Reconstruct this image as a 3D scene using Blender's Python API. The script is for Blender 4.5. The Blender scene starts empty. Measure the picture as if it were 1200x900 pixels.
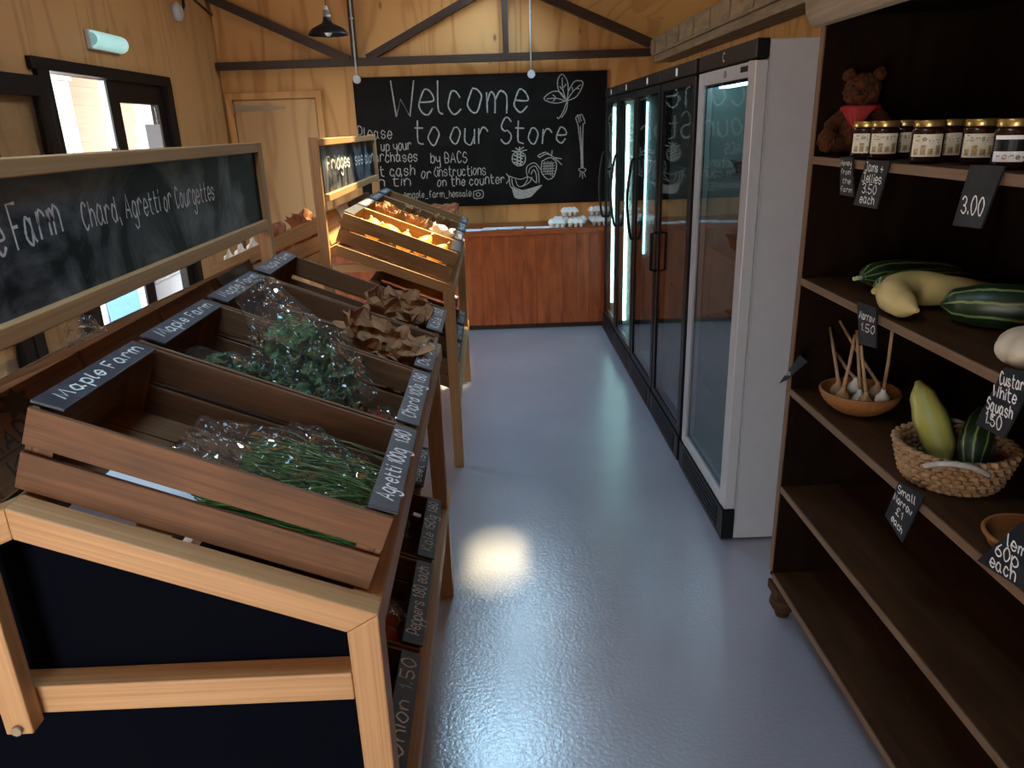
import bpy, math, random
from mathutils import Vector, Matrix, noise
random.seed(7)
S = bpy.context.scene
COL = S.collection
V = Vector
PI = math.pi

# ------------------------------------------------------------------ camera
H = 1.75
FPX = 867.0
AX_X = V((0.99920116, -0.0371146, 0.01481713))     # world axes seen in camera space (x right, y down, z forward)
AX_Y = V((-0.02615091, -0.32688642, 0.94470175))
AX_Z = V((-0.03021871, -0.94433457, -0.32759587))
def ray(px, py):
    d = V((px - 600, py - 450, FPX))
    return V((AX_X.dot(d), AX_Y.dot(d), AX_Z.dot(d)))
def on_x(px, py, x): r = ray(px, py); return V((0, 0, H)) + r * (x / r.x)
def on_y(px, py, y): r = ray(px, py); return V((0, 0, H)) + r * (y / r.y)
def on_z(px, py, z): r = ray(px, py); return V((0, 0, H)) + r * ((z - H) / r.z)

cam_d = bpy.data.cameras.new('camera'); cam = bpy.data.objects.new('camera', cam_d); COL.objects.link(cam)
cam_d.sensor_width = 36; cam_d.lens = 36 * FPX / 1200; cam_d.clip_start = 0.05
right = V((AX_X.x, AX_Y.x, AX_Z.x)); up = -V((AX_X.y, AX_Y.y, AX_Z.y)); back = -V((AX_X.z, AX_Y.z, AX_Z.z))
cam.matrix_world = Matrix(((right.x, up.x, back.x, 0), (right.y, up.y, back.y, 0), (right.z, up.z, back.z, H), (0, 0, 0, 1)))
S.camera = cam

# ------------------------------------------------------------------ world, sun, exposure
W = bpy.data.worlds.new('world'); S.world = W; W.use_nodes = True
_nt = W.node_tree; _tc = _nt.nodes.new('ShaderNodeTexCoord'); _sp = _nt.nodes.new('ShaderNodeSeparateXYZ'); _rp = _nt.nodes.new('ShaderNodeValToRGB')
_nt.links.new(_tc.outputs['Generated'], _sp.inputs[0]); _nt.links.new(_sp.outputs[2], _rp.inputs[0]); _nt.links.new(_rp.outputs[0], _nt.nodes['Background'].inputs[0])
_rp.color_ramp.elements[0].position = 0.05; _rp.color_ramp.elements[0].color = (1.0, 0.95, 0.88, 1)
_rp.color_ramp.elements[1].position = 0.85; _rp.color_ramp.elements[1].color = (0.62, 1.12, 1.55, 1)
_nt.nodes['Background'].inputs[1].default_value = 16.0
sun_d = bpy.data.lights.new('sun', 'SUN'); sun = bpy.data.objects.new('sun', sun_d); COL.objects.link(sun)
sun_d.energy = 42; sun_d.angle = math.radians(5.0); sun_d.color = (1.0, 0.80, 0.42)
sun.rotation_euler = V((-0.25, -0.35, -1)).to_track_quat('-Z', 'Y').to_euler()
S.view_settings.view_transform = 'Standard'; S.view_settings.look = 'None'
S.view_settings.exposure = 0.0; S.view_settings.gamma = 1.0; S.view_settings.use_curve_mapping = False
S.cycles.use_denoising = True
S.cycles.max_bounces = 10; S.cycles.transparent_max_bounces = 24
def portal(name, loc, size, dirv):
    d = bpy.data.lights.new(name, 'AREA'); d.shape = 'RECTANGLE'; d.size, d.size_y = size
    d.cycles.is_portal = True
    o = bpy.data.objects.new(name, d); COL.objects.link(o); o.location = loc
    o.rotation_euler = V(dirv).to_track_quat('-Z', 'Y').to_euler()

# ------------------------------------------------------------------ materials
def newmat(name):
    m = bpy.data.materials.new(name); m.use_nodes = True
    nt = m.node_tree; b = nt.nodes['Principled BSDF']
    return m, nt, b
def nd(nt, t, **k):
    n = nt.nodes.new(t)
    for a, v in k.items():
        if a in n.inputs: n.inputs[a].default_value = v
        else: setattr(n, a, v)
    return n
def ramp(nt, fac, stops):
    r = nt.nodes.new('ShaderNodeValToRGB')
    e = r.color_ramp.elements
    while len(e) < len(stops): e.new(0.5)
    for i, (p, c) in enumerate(stops): e[i].position = p; e[i].color = (*c, 1)
    nt.links.new(fac, r.inputs[0]); return r.outputs[0]
def mixc(nt, fac, a, b, mode='MIX'):
    m = nt.nodes.new('ShaderNodeMix'); m.data_type = 'RGBA'; m.blend_type = mode
    for i, v in ((0, fac), (6, a), (7, b)):
        if hasattr(v, 'is_output'): nt.links.new(v, m.inputs[i])
        elif i == 0: m.inputs[0].default_value = v
        else: m.inputs[i].default_value = (*v, 1)
    return m.outputs[2]
def bump(nt, b, h, strength=0.2, dist=0.002):
    n = nd(nt, 'ShaderNodeBump'); n.inputs['Strength'].default_value = strength; n.inputs['Distance'].default_value = dist
    nt.links.new(h, n.inputs['Height']); nt.links.new(n.outputs[0], b.inputs['Normal'])
def plain(name, c, rough=0.5, metal=0.0, vary=0.08, scale=20, spec=0.5, emit=None):
    m, nt, b = newmat(name)
    tc = nd(nt, 'ShaderNodeTexCoord'); n = nd(nt, 'ShaderNodeTexNoise', Scale=scale, Detail=4.0)
    nt.links.new(tc.outputs['Object'], n.inputs['Vector'])
    lo = tuple(max(0, x * (1 - vary)) for x in c); hi = tuple(min(1, x * (1 + vary)) for x in c)
    nt.links.new(ramp(nt, n.outputs[0], [(0.3, lo), (0.7, hi)]), b.inputs['Base Color'])
    b.inputs['Roughness'].default_value = rough; b.inputs['Metallic'].default_value = metal
    b.inputs['Specular IOR Level'].default_value = spec
    if emit: b.inputs['Emission Color'].default_value = (*emit[0], 1); b.inputs['Emission Strength'].default_value = emit[1]
    return m
def wood(name, light, dark, rough=0.55, grain=26.0, along=1.6, blotch=0.35, stain=None, spec=0.35, knots=0.0):
    m, nt, b = newmat(name)
    uv = nd(nt, 'ShaderNodeUVMap')
    mp = nd(nt, 'ShaderNodeMapping'); mp.inputs['Scale'].default_value = (along, grain, 1)
    nt.links.new(uv.outputs[0], mp.inputs[0])
    n = nd(nt, 'ShaderNodeTexNoise', Scale=1.0, Detail=7.0, Roughness=0.6, Distortion=0.6)
    nt.links.new(mp.outputs[0], n.inputs['Vector'])
    c = ramp(nt, n.outputs[0], [(0.28, dark), (0.5, tuple((a + d) / 2 for a, d in zip(light, dark))), (0.7, light)])
    m2 = nd(nt, 'ShaderNodeMapping'); m2.inputs['Scale'].default_value = (6.0, 16, 1)
    nt.links.new(uv.outputs[0], m2.inputs[0])
    n2 = nd(nt, 'ShaderNodeTexNoise', Scale=1.0, Detail=5.0)
    nt.links.new(m2.outputs[0], n2.inputs['Vector'])
    f = ramp(nt, n2.outputs[0], [(0.42, (0, 0, 0)), (0.75, (blotch,) * 3)])
    c = mixc(nt, f, c, stain or tuple(x * 0.35 for x in dark))
    if knots:
        m3 = nd(nt, 'ShaderNodeMapping'); m3.inputs['Scale'].default_value = (3.0, 8, 1)
        nt.links.new(uv.outputs[0], m3.inputs[0])
        vo = nd(nt, 'ShaderNodeTexVoronoi', Scale=1.0); nt.links.new(m3.outputs[0], vo.inputs['Vector'])
        k = ramp(nt, vo.outputs[0], [(0.03, (knots,) * 3), (0.13, (0, 0, 0))])
        c = mixc(nt, k, c, tuple(x * 0.25 for x in dark))
    nt.links.new(c, b.inputs['Base Color'])
    b.inputs['Roughness'].default_value = rough; b.inputs['Specular IOR Level'].default_value = spec
    bump(nt, b, n.outputs[0], 0.25, 0.0015)
    return m
def plywood(name, light, dark, axis=2):
    m, nt, b = newmat(name)
    tc = nd(nt, 'ShaderNodeTexCoord')
    mp = nd(nt, 'ShaderNodeMapping'); s = [1.0, 1.0, 1.0]; s[axis] = 0.16
    mp.inputs['Scale'].default_value = s
    nt.links.new(tc.outputs['Object'], mp.inputs[0])
    n = nd(nt, 'ShaderNodeTexNoise', Scale=2.6, Detail=2.5, Roughness=0.45, Distortion=0.5)
    nt.links.new(mp.outputs[0], n.inputs['Vector'])
    mu = nd(nt, 'ShaderNodeMath', operation='MULTIPLY'); mu.inputs[1].default_value = 44
    nt.links.new(n.outputs[0], mu.inputs[0])
    si = nd(nt, 'ShaderNodeMath', operation='SINE'); nt.links.new(mu.outputs[0], si.inputs[0])
    c = ramp(nt, si.outputs[0], [(0.0, light), (0.55, tuple(a * 0.94 for a in light)), (1.0, dark)])
    n2 = nd(nt, 'ShaderNodeTexNoise', Scale=1.3, Detail=3.0)
    nt.links.new(tc.outputs['Object'], n2.inputs['Vector'])
    f = ramp(nt, n2.outputs[0], [(0.35, (0, 0, 0)), (0.7, (0.45,) * 3)])
    c = mixc(nt, f, c, tuple((a * 0.8 + d * 0.2) for a, d in zip(light, dark)))
    m3 = nd(nt, 'ShaderNodeMapping'); s = [7.0, 7.0, 7.0]; s[axis] = 3.4
    m3.inputs['Scale'].default_value = s; nt.links.new(tc.outputs['Object'], m3.inputs[0])
    vo = nd(nt, 'ShaderNodeTexVoronoi', Scale=1.0); nt.links.new(m3.outputs[0], vo.inputs['Vector'])
    n3 = nd(nt, 'ShaderNodeTexNoise', Scale=2.2); nt.links.new(tc.outputs['Object'], n3.inputs['Vector'])
    k = ramp(nt, vo.outputs[0], [(0.05, (0.85,) * 3), (0.14, (0, 0, 0))])
    kk = ramp(nt, n3.outputs[0], [(0.46, (0, 0, 0)), (0.56, (1, 1, 1))])
    k2 = mixc(nt, 1.0, k, kk, 'MULTIPLY')
    c = mixc(nt, k2, c, tuple(x * 0.25 for x in dark))
    nt.links.new(c, b.inputs['Base Color']); b.inputs['Roughness'].default_value = 0.55
    b.inputs['Specular IOR Level'].default_value = 0.3
    return m
def clear(name, tint=(1, 1, 1), ior=1.45, rough=0.02, haze=0.0, bumpy=0.0):
    m, nt, b = newmat(name); nt.nodes.remove(b)
    out = nt.nodes['Material Output']
    tr = nd(nt, 'ShaderNodeBsdfTransparent'); tr.inputs[0].default_value = (*tint, 1)
    gl = nd(nt, 'ShaderNodeBsdfGlossy'); gl.inputs['Roughness'].default_value = rough
    ge = nd(nt, 'ShaderNodeNewGeometry'); dt = nd(nt, 'ShaderNodeVectorMath', operation='DOT_PRODUCT')
    nt.links.new(ge.outputs['Incoming'], dt.inputs[0]); nt.links.new(ge.outputs['Normal'], dt.inputs[1])
    ab = nd(nt, 'ShaderNodeMath', operation='ABSOLUTE'); nt.links.new(dt.outputs['Value'], ab.inputs[0])
    om = nd(nt, 'ShaderNodeMath', operation='SUBTRACT', use_clamp=True); om.inputs[0].default_value = 1.0; nt.links.new(ab.outputs[0], om.inputs[1])
    pw = nd(nt, 'ShaderNodeMath', operation='POWER'); pw.inputs[1].default_value = 5.0; nt.links.new(om.outputs[0], pw.inputs[0])
    r0 = ((ior - 1) / (ior + 1)) ** 2
    fr = nd(nt, 'ShaderNodeMath', operation='MULTIPLY_ADD'); fr.inputs[1].default_value = 1 - r0; fr.inputs[2].default_value = r0; nt.links.new(pw.outputs[0], fr.inputs[0])
    mx = nd(nt, 'ShaderNodeMixShader'); nt.links.new(fr.outputs[0], mx.inputs[0])
    first = tr.outputs[0]
    if haze:
        df = nd(nt, 'ShaderNodeBsdfDiffuse'); df.inputs[0].default_value = (0.9, 0.9, 0.92, 1)
        m0 = nd(nt, 'ShaderNodeMixShader'); m0.inputs[0].default_value = haze
        nt.links.new(tr.outputs[0], m0.inputs[1]); nt.links.new(df.outputs[0], m0.inputs[2]); first = m0.outputs[0]
    if bumpy:
        tc = nd(nt, 'ShaderNodeTexCoord'); n0 = nd(nt, 'ShaderNodeTexNoise', Scale=9.0, Detail=2.0); nt.links.new(tc.outputs['Object'], n0.inputs['Vector'])
        va = nd(nt, 'ShaderNodeVectorMath', operation='MULTIPLY_ADD'); va.inputs[1].default_value = (0.12, 0.12, 0.12)
        nt.links.new(n0.outputs[1], va.inputs[0]); nt.links.new(tc.outputs['Object'], va.inputs[2])
        n = nd(nt, 'ShaderNodeTexVoronoi', Scale=26.0); n.feature = 'F1'
        nt.links.new(va.outputs[0], n.inputs['Vector'])
        bp = nd(nt, 'ShaderNodeBump'); bp.inputs['Strength'].default_value = bumpy; bp.inputs['Distance'].default_value = 0.03
        nt.links.new(n.outputs[0], bp.inputs['Height'])
        nt.links.new(bp.outputs[0], gl.inputs['Normal']); nt.links.new(bp.outputs[0], dt.inputs[1])
    nt.links.new(first, mx.inputs[1]); nt.links.new(gl.outputs[0], mx.inputs[2])
    nt.links.new(mx.outputs[0], out.inputs[0])
    return m
def board_mat(name, base, dust, amount, scale=3.0, rough=0.7, spec=0.3):
    m, nt, b = newmat(name)
    tc = nd(nt, 'ShaderNodeTexCoord'); n = nd(nt, 'ShaderNodeTexNoise', Scale=scale, Detail=6.0, Roughness=0.62, Distortion=1.2)
    nt.links.new(tc.outputs['Object'], n.inputs['Vector'])
    f = ramp(nt, n.outputs[0], [(0.44, (0, 0, 0)), (0.72, (amount,) * 3)])
    nt.links.new(mixc(nt, f, base, dust), b.inputs['Base Color'])
    b.inputs['Roughness'].default_value = rough; b.inputs['Specular IOR Level'].default_value = spec
    return m
def floor_mat():
    m, nt, b = newmat('painted_floor')
    tc = nd(nt, 'ShaderNodeTexCoord'); n = nd(nt, 'ShaderNodeTexNoise', Scale=1.4, Detail=5.0)
    nt.links.new(tc.outputs['Object'], n.inputs['Vector'])
    nt.links.new(ramp(nt, n.outputs[0], [(0.3, (0.27, 0.27, 0.325)), (0.7, (0.32, 0.32, 0.375))]), b.inputs['Base Color'])
    n2 = nd(nt, 'ShaderNodeTexNoise', Scale=70.0, Detail=3.0); nt.links.new(tc.outputs['Object'], n2.inputs['Vector'])
    bump(nt, b, n2.outputs[0], 0.28, 0.004)
    b.inputs['Roughness'].default_value = 0.24; b.inputs['Specular IOR Level'].default_value = 1.0; b.inputs['IOR'].default_value = 1.8
    return m
def planks(name, c1, c2, pitch, axis=2):
    m, nt, b = newmat(name)
    tc = nd(nt, 'ShaderNodeTexCoord'); sp = nd(nt, 'ShaderNodeSeparateXYZ'); nt.links.new(tc.outputs['Object'], sp.inputs[0])
    dv = nd(nt, 'ShaderNodeMath', operation='DIVIDE'); dv.inputs[1].default_value = pitch; nt.links.new(sp.outputs[axis], dv.inputs[0])
    fr = nd(nt, 'ShaderNodeMath', operation='FRACT'); nt.links.new(dv.outputs[0], fr.inputs[0])
    mp = nd(nt, 'ShaderNodeMapping'); s = [14.0, 14.0, 14.0]
    if axis == 2: s[0] = s[1] = 1.2
    else: s[2] = 1.2
    mp.inputs['Scale'].default_value = s; nt.links.new(tc.outputs['Object'], mp.inputs[0])
    n = nd(nt, 'ShaderNodeTexNoise', Scale=1.0, Detail=5.0); nt.links.new(mp.outputs[0], n.inputs['Vector'])
    c = ramp(nt, n.outputs[0], [(0.3, c2), (0.7, c1)])
    g = ramp(nt, fr.outputs[0], [(0.0, (1, 1, 1)), (0.045, (0, 0, 0))])
    nt.links.new(mixc(nt, g, c, tuple(x * 0.2 for x in c2)), b.inputs['Base Color']); b.inputs['Roughness'].default_value = 0.6
    return m
def marrow_mat(name, dark, pale, n_str, power=0.55):
    m, nt, b = newmat(name)
    uv = nd(nt, 'ShaderNodeUVMap'); sp = nd(nt, 'ShaderNodeSeparateXYZ'); nt.links.new(uv.outputs[0], sp.inputs[0])
    n = nd(nt, 'ShaderNodeTexNoise', Scale=24.0, Detail=4.0); tc = nd(nt, 'ShaderNodeTexCoord'); nt.links.new(tc.outputs['Object'], n.inputs['Vector'])
    mu = nd(nt, 'ShaderNodeMath', operation='MULTIPLY'); mu.inputs[1].default_value = 2 * PI * n_str; nt.links.new(sp.outputs[1], mu.inputs[0])
    nm = nd(nt, 'ShaderNodeMath', operation='MULTIPLY_ADD'); nm.inputs[1].default_value = 3.2; nt.links.new(n.outputs[0], nm.inputs[0]); nt.links.new(mu.outputs[0], nm.inputs[2])
    si = nd(nt, 'ShaderNodeMath', operation='SINE'); nt.links.new(nm.outputs[0], si.inputs[0])
    c = ramp(nt, si.outputs[0], [(power, dark), (min(0.98, power + 0.3), pale)])
    nt.links.new(c, b.inputs['Base Color']); b.inputs['Roughness'].default_value = 0.38
    return m
def emitter(name, c, s):
    m, nt, b = newmat(name)
    b.inputs['Base Color'].default_value = (*c, 1); b.inputs['Emission Color'].default_value = (*c, 1); b.inputs['Emission Strength'].default_value = s
    return m

M = dict(
    ply=plywood('plywood_wall', (0.56, 0.285, 0.10), (0.41, 0.185, 0.055)),
    ply_left=plywood('plywood_side', (0.49, 0.27, 0.11), (0.39, 0.20, 0.075)),
    ply_ceil=plywood('plywood_ceiling', (0.60, 0.31, 0.10), (0.44, 0.19, 0.055), axis=1),
    door=plywood('plain_board_door', (0.52, 0.31, 0.14), (0.42, 0.22, 0.09)),
    pine=wood('new_pine', (0.55, 0.31, 0.14), (0.38, 0.19, 0.075), grain=130, along=1.2, blotch=0.08, rough=0.5),
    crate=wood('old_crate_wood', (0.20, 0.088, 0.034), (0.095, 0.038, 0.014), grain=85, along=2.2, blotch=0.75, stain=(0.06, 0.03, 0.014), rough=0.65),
    crate2=wood('old_crate_wood_pale', (0.225, 0.110, 0.048), (0.12, 0.054, 0.022), grain=95, along=2.2, blotch=0.7, stain=(0.075, 0.04, 0.02), rough=0.65),
    crate3=wood('fresh_sunlit_crate_wood', (0.42, 0.235, 0.095), (0.27, 0.14, 0.055), grain=85, along=2.2, blotch=0.4, stain=(0.12, 0.06, 0.025), rough=0.6),  # fresh pale wood, lightened further for bounced sunlight on the far stand
    truss=wood('dark_stained_timber', (0.05, 0.022, 0.012), (0.022, 0.010, 0.006), rough=0.5),
    counter=wood('red_stained_boards', (0.35, 0.085, 0.022), (0.20, 0.038, 0.010), grain=18, blotch=0.6, stain=(0.07, 0.012, 0.005), rough=0.35, knots=0.6),
    cab=wood('old_brown_cabinet', (0.075, 0.033, 0.014), (0.034, 0.014, 0.006), grain=16, blotch=0.55, stain=(0.02, 0.009, 0.005), rough=0.6, spec=0.12),
    cab_shade=wood('shaded_cabinet_inside', (0.014, 0.006, 0.003), (0.007, 0.003, 0.0015), grain=16, blotch=0.4, rough=0.8, spec=0.05),  # shade inside the cabinet put into a darker wood colour
    cab_edge=wood('worn_shelf_edge', (0.20, 0.11, 0.06), (0.12, 0.065, 0.032), grain=40, blotch=0.4, rough=0.6),
    grey_wood=wood('weathered_timber', (0.36, 0.27, 0.18), (0.19, 0.14, 0.09), grain=22, blotch=0.5, stain=(0.07, 0.055, 0.04), rough=0.7),
    slate=board_mat('slate', (0.030, 0.032, 0.042), (0.11, 0.11, 0.13), 0.5, 9.0, 0.38, 0.5),
    tag_slate=board_mat('tag_slate', (0.010, 0.011, 0.014), (0.05, 0.05, 0.055), 0.4, 9.0, 0.5, 0.15),
    black_board=board_mat('chalkboard_black', (0.005, 0.004, 0.0038), (0.03, 0.026, 0.026), 0.25, 2.0, 0.6, 0.08),
    dusty_board=board_mat('chalkboard_dusty', (0.004, 0.004, 0.006), (0.26, 0.27, 0.30), 0.9, 2.6, 0.5, 0.2),
    chalk=plain('chalk', (0.74, 0.73, 0.70), 0.9, vary=0.2, scale=90),
    chalk_dim=plain('chalk_dim', (0.30, 0.285, 0.265), 0.9, vary=0.35, scale=70),
    ink=plain('stencil_ink', (0.03, 0.018, 0.012), 0.8),
    black_cloth=plain('black_panel', (0.0025, 0.003, 0.006), 0.9, spec=0.02),
    black=plain('black_plastic', (0.007, 0.007, 0.008), 0.4, spec=0.25),
    black_frame=plain('black_door_frame', (0.008, 0.005, 0.004), 0.5, spec=0.15),
    white=plain('white_enamel', (0.42, 0.42, 0.44), 0.35, vary=0.03),
    white_in=plain('white_liner', (0.26, 0.29, 0.29), 0.5, vary=0.03),
    grey_metal=plain('grey_metal', (0.30, 0.30, 0.32), 0.4, metal=0.6),
    strap=plain('zinc_strap', (0.30, 0.22, 0.14), 0.5, metal=0.3),
    paper=plain('white_paper', (0.80, 0.80, 0.82), 0.8, vary=0.03),
    kraft=plain('kraft_paper', (0.36, 0.185, 0.085), 0.75, vary=0.2, scale=14),
    kraft_red=plain('kraft_paper_dark', (0.30, 0.11, 0.05), 0.75, vary=0.2, scale=14),
    glass=clear('cooler_glass', (0.78, 0.84, 0.84), 1.55, 0.015),
    window_glass=clear('window_glass', (0.95, 0.96, 0.96), 1.45, 0.01),
    film=clear('plastic_film', (0.95, 0.97, 0.96), 1.50, 0.05, haze=0.015, bumpy=1.0),
    green=plain('agretti_green', (0.075, 0.17, 0.035), 0.5, vary=0.55, scale=30),
    green2=plain('leaf_green', (0.055, 0.12, 0.04), 0.5, vary=0.6, scale=35),
    stem=plain('pale_stem', (0.35, 0.42, 0.20), 0.5),
    red=plain('red_skin', (0.42, 0.03, 0.02), 0.3),
    yellow=plain('yellow_skin', (0.75, 0.38, 0.05), 0.4),
    garlic=plain('garlic_skin', (0.72, 0.66, 0.58), 0.6, vary=0.12),
    stalk=plain('dry_stalk', (0.36, 0.21, 0.10), 0.7, vary=0.25),
    wicker=wood('orange_wicker', (0.34, 0.14, 0.04), (0.22, 0.08, 0.024), grain=30, blotch=0.3),
    seagrass=plain('seagrass', (0.27, 0.155, 0.075), 0.8, vary=0.35, scale=60),
    rope=plain('white_rope', (0.36, 0.33, 0.30), 0.9, vary=0.12, scale=80),
    cream_sq=plain('custard_squash_skin', (0.50, 0.43, 0.32), 0.5, vary=0.06, scale=9),
    crook=plain('crookneck_skin', (0.46, 0.36, 0.14), 0.45, vary=0.15, scale=12),
    pale_marrow=marrow_mat('pale_yellow_marrow', (0.34, 0.31, 0.07), (0.28, 0.29, 0.08), 5, 0.5),
    dark_marrow=marrow_mat('dark_striped_marrow', (0.012, 0.032, 0.012), (0.20, 0.26, 0.10), 9, 0.72),
    mid_marrow=marrow_mat('mid_striped_marrow', (0.035, 0.06, 0.02), (0.28, 0.30, 0.14), 12, 0.5),
    fur=plain('teddy_fur', (0.06, 0.020, 0.008), 0.95, vary=0.45, scale=70, spec=0.1),
    bow=plain('red_cloth', (0.26, 0.006, 0.006), 0.7),
    gold=plain('brass_lid', (0.45, 0.32, 0.10), 0.3, metal=0.8),
    jam=plain('dark_jam', (0.018, 0.006, 0.005), 0.15),
    cream=plain('cream_label', (0.62, 0.57, 0.45), 0.7, vary=0.12, scale=120),
    picture=plain('label_picture', (0.34, 0.24, 0.12), 0.7, vary=0.6, scale=160),
    egg=plain('egg_carton', (0.66, 0.62, 0.60), 0.85, vary=0.05),
    floor=floor_mat(),
    planks_out=planks('outdoor_cladding', (0.26, 0.125, 0.042), (0.19, 0.088, 0.027), 0.145),
    planks_v=planks('vertical_boards', (0.62, 0.40, 0.20), (0.48, 0.28, 0.12), 0.11, axis=0),
    grey_out=planks('grey_boards', (0.22, 0.21, 0.20), (0.15, 0.145, 0.14), 0.12, axis=1),
    blue=plain('blue_plastic', (0.05, 0.16, 0.42), 0.4),
    ground=plain('gravel_ground', (0.42, 0.40, 0.36), 0.9, vary=0.3, scale=8),
    tube_light=emitter('cool_tube', (0.62, 1.0, 0.95), 22.0),
    tube_soft=emitter('cool_tube_soft', (0.50, 0.92, 1.0), 9.0),
    exit_lens=emitter('emergency_lens', (0.50, 0.85, 0.82), 0.45),
)

# ------------------------------------------------------------------ mesh helper
class MB:
    def __init__(s): s.v = []; s.f = []; s.uv = []; s.sm = []
    def poly(s, pts, d=V((1, 0, 0)), off=(0, 0), uvs=None, smooth=False):
        i = len(s.v); pts = [V(p) for p in pts]; s.v += pts; s.f.append(tuple(range(i, i + len(pts)))); s.sm.append(smooth)
        if uvs is None:
            n = (pts[1] - pts[0]).cross(pts[-1] - pts[0])
            if n.length > 0: n.normalize()
            w = n.cross(d)
            if w.length < 1e-3: w = n.orthogonal(); dd = n.cross(w)
            else: dd = d
            uvs = [(p.dot(dd) + off[0], p.dot(w) + off[1]) for p in pts]
        s.uv.append(uvs)
    def box(s, c, size, rot=None, d=None):
        sx, sy, sz = [x / 2 for x in size]
        if d is None: d = [V((1, 0, 0)), V((0, 1, 0)), V((0, 0, 1))][max(range(3), key=lambda k: size[k])]
        R = rot or Matrix.Identity(3); c = V(c)
        P = [c + R @ V((x * sx, y * sy, z * sz)) for x in (-1, 1) for y in (-1, 1) for z in (-1, 1)]
        off = (random.random() * 9, random.random() * 9); d = R @ d
        for q in ((0, 1, 3, 2), (4, 6, 7, 5), (0, 4, 5, 1), (2, 3, 7, 6), (0, 2, 6, 4), (1, 5, 7, 3)):
            s.poly([P[k] for k in q], d, off)
        return s
    def b2(s, x0, x1, y0, y1, z0, z1, d=None):
        return s.box(((x0 + x1) / 2, (y0 + y1) / 2, (z0 + z1) / 2), (abs(x1 - x0), abs(y1 - y0), abs(z1 - z0)), d=d)
    def prism(s, poly, y0, y1, d, mp=lambda a, b, t: V((a, t, b))):
        off = (random.random() * 9, random.random() * 9); n = len(poly)
        A = [mp(a, b, y0) for a, b in poly]; B = [mp(a, b, y1) for a, b in poly]
        s.poly(A, d, off); s.poly(B[::-1], d, off)
        for i in range(n):
            j = (i + 1) % n; s.poly([A[j], A[i], B[i], B[j]], d, off)
        return s
    def tube(s, pts, r, n=8, smooth=True, caps=True, flat=1.0, rib=None):
        pts = [V(p) for p in pts]; m = len(pts)
        if not hasattr(r, '__len__'): r = [r] * m
        t0 = (pts[1] - pts[0]).normalized(); u = t0.orthogonal().normalized(); rings = []; L = 0
        for i in range(m):
            t = (pts[min(i + 1, m - 1)] - pts[max(i - 1, 0)])
            t = t.normalized() if t.length > 1e-9 else t0
            u = (u - t * u.dot(t)); u = u.normalized() if u.length > 1e-6 else t.orthogonal().normalized()
            w = t.cross(u)
            if i: L += (pts[i] - pts[i - 1]).length
            rr = [r[i] * (rib(2 * PI * k / n) if rib else 1) for k in range(n)]
            rings.append(([pts[i] + (u * math.cos(2 * PI * k / n) + w * math.sin(2 * PI * k / n) * flat) * rr[k] for k in range(n)], L))
        for i in range(m - 1):
            (a, la), (b, lb) = rings[i], rings[i + 1]
            for k in range(n):
                j = (k + 1) % n
                s.poly([a[k], a[j], b[j], b[k]], uvs=[(la, k / n), (la, (k + 1) / n), (lb, (k + 1) / n), (lb, k / n)], smooth=smooth)
        if caps:
            s.poly(rings[0][0][::-1]); s.poly(rings[-1][0])
        return s
    def grid(s, fn, nu, nv, smooth=True, wrap=False):
        P = [[V(fn(i / nu, j / nv)) for j in range(nv + 1)] for i in range(nu + 1)]
        for i in range(nu):
            for j in range(nv):
                s.poly([P[i][j], P[i + 1][j], P[i + 1][j + 1], P[i][j + 1]],
                       uvs=[(i / nu, j / nv), ((i + 1) / nu, j / nv), ((i + 1) / nu, (j + 1) / nv), (i / nu, (j + 1) / nv)], smooth=smooth)
        return s
    def lathe(s, prof, n=24, c=(0, 0, 0), smooth=True, disp=None):
        c = V(c); m = len(prof)
        def fn(a, b):
            t = b * (m - 1); k = int(round(t)); r, z = prof[k]; th = 2 * PI * a
            p = V((r * math.cos(th), r * math.sin(th), z))
            return c + (disp(p, th) if disp else p)
        return s.grid(fn, n, m - 1, smooth)
    def blob(s, c, rad, nu=24, nv=14, rot=None, disp=None, smooth=True):
        c = V(c); R = rot or Matrix.Identity(3)
        def fn(a, b):
            th = 2 * PI * a; ph = PI * b
            n = V((math.sin(ph) * math.cos(th), math.sin(ph) * math.sin(th), -math.cos(ph)))
            p = V((n.x * rad[0], n.y * rad[1], n.z * rad[2]))
            if disp: p = disp(p, n)
            return c + R @ p
        return s.grid(fn, nu, nv, smooth)
    def build(s, name, mat, parent=None, bevel=0.0, merge=True):
        me = bpy.data.meshes.new(name); o = bpy.data.objects.new(name, me)
        off = ORG.get(parent.as_pointer(), V()) if parent else V()
        me.from_pydata([p - off for p in s.v], [], s.f)
        ul = me.uv_layers.new(name='UVMap'); k = 0
        for uvs in s.uv:
            for q in uvs: ul.data[k].uv = q; k += 1
        me.polygons.foreach_set('use_smooth', s.sm)
        me.materials.append(mat)
        if merge:
            import bmesh
            bm = bmesh.new(); bm.from_mesh(me); bmesh.ops.remove_doubles(bm, verts=bm.verts, dist=1e-6); bm.to_mesh(me); bm.free()
        COL.objects.link(o)
        if parent: o.parent = parent; ORG[o.as_pointer()] = off
        if bevel:
            b = o.modifiers.new('bevel', 'BEVEL'); b.width = bevel; b.segments = 2; b.limit_method = 'ANGLE'
        return o
ORG = {}
def tag(o, label, cat, group=None):
    o['label'] = label; o['category'] = cat
    if group: o['group'] = group
    return o
def thing(name, loc, label, cat, group=None, world=True, rot=(0, 0, 0)):
    o = bpy.data.objects.new(name, None); COL.objects.link(o); o.location = loc; o.rotation_euler = rot
    o.empty_display_size = 0.1
    if world: ORG[o.as_pointer()] = V(loc)
    return tag(o, label, cat, group)
def struct(o, label=None):
    o['kind'] = 'structure'
    if label: o['label'] = label
    return o
KIDS = {}
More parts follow.
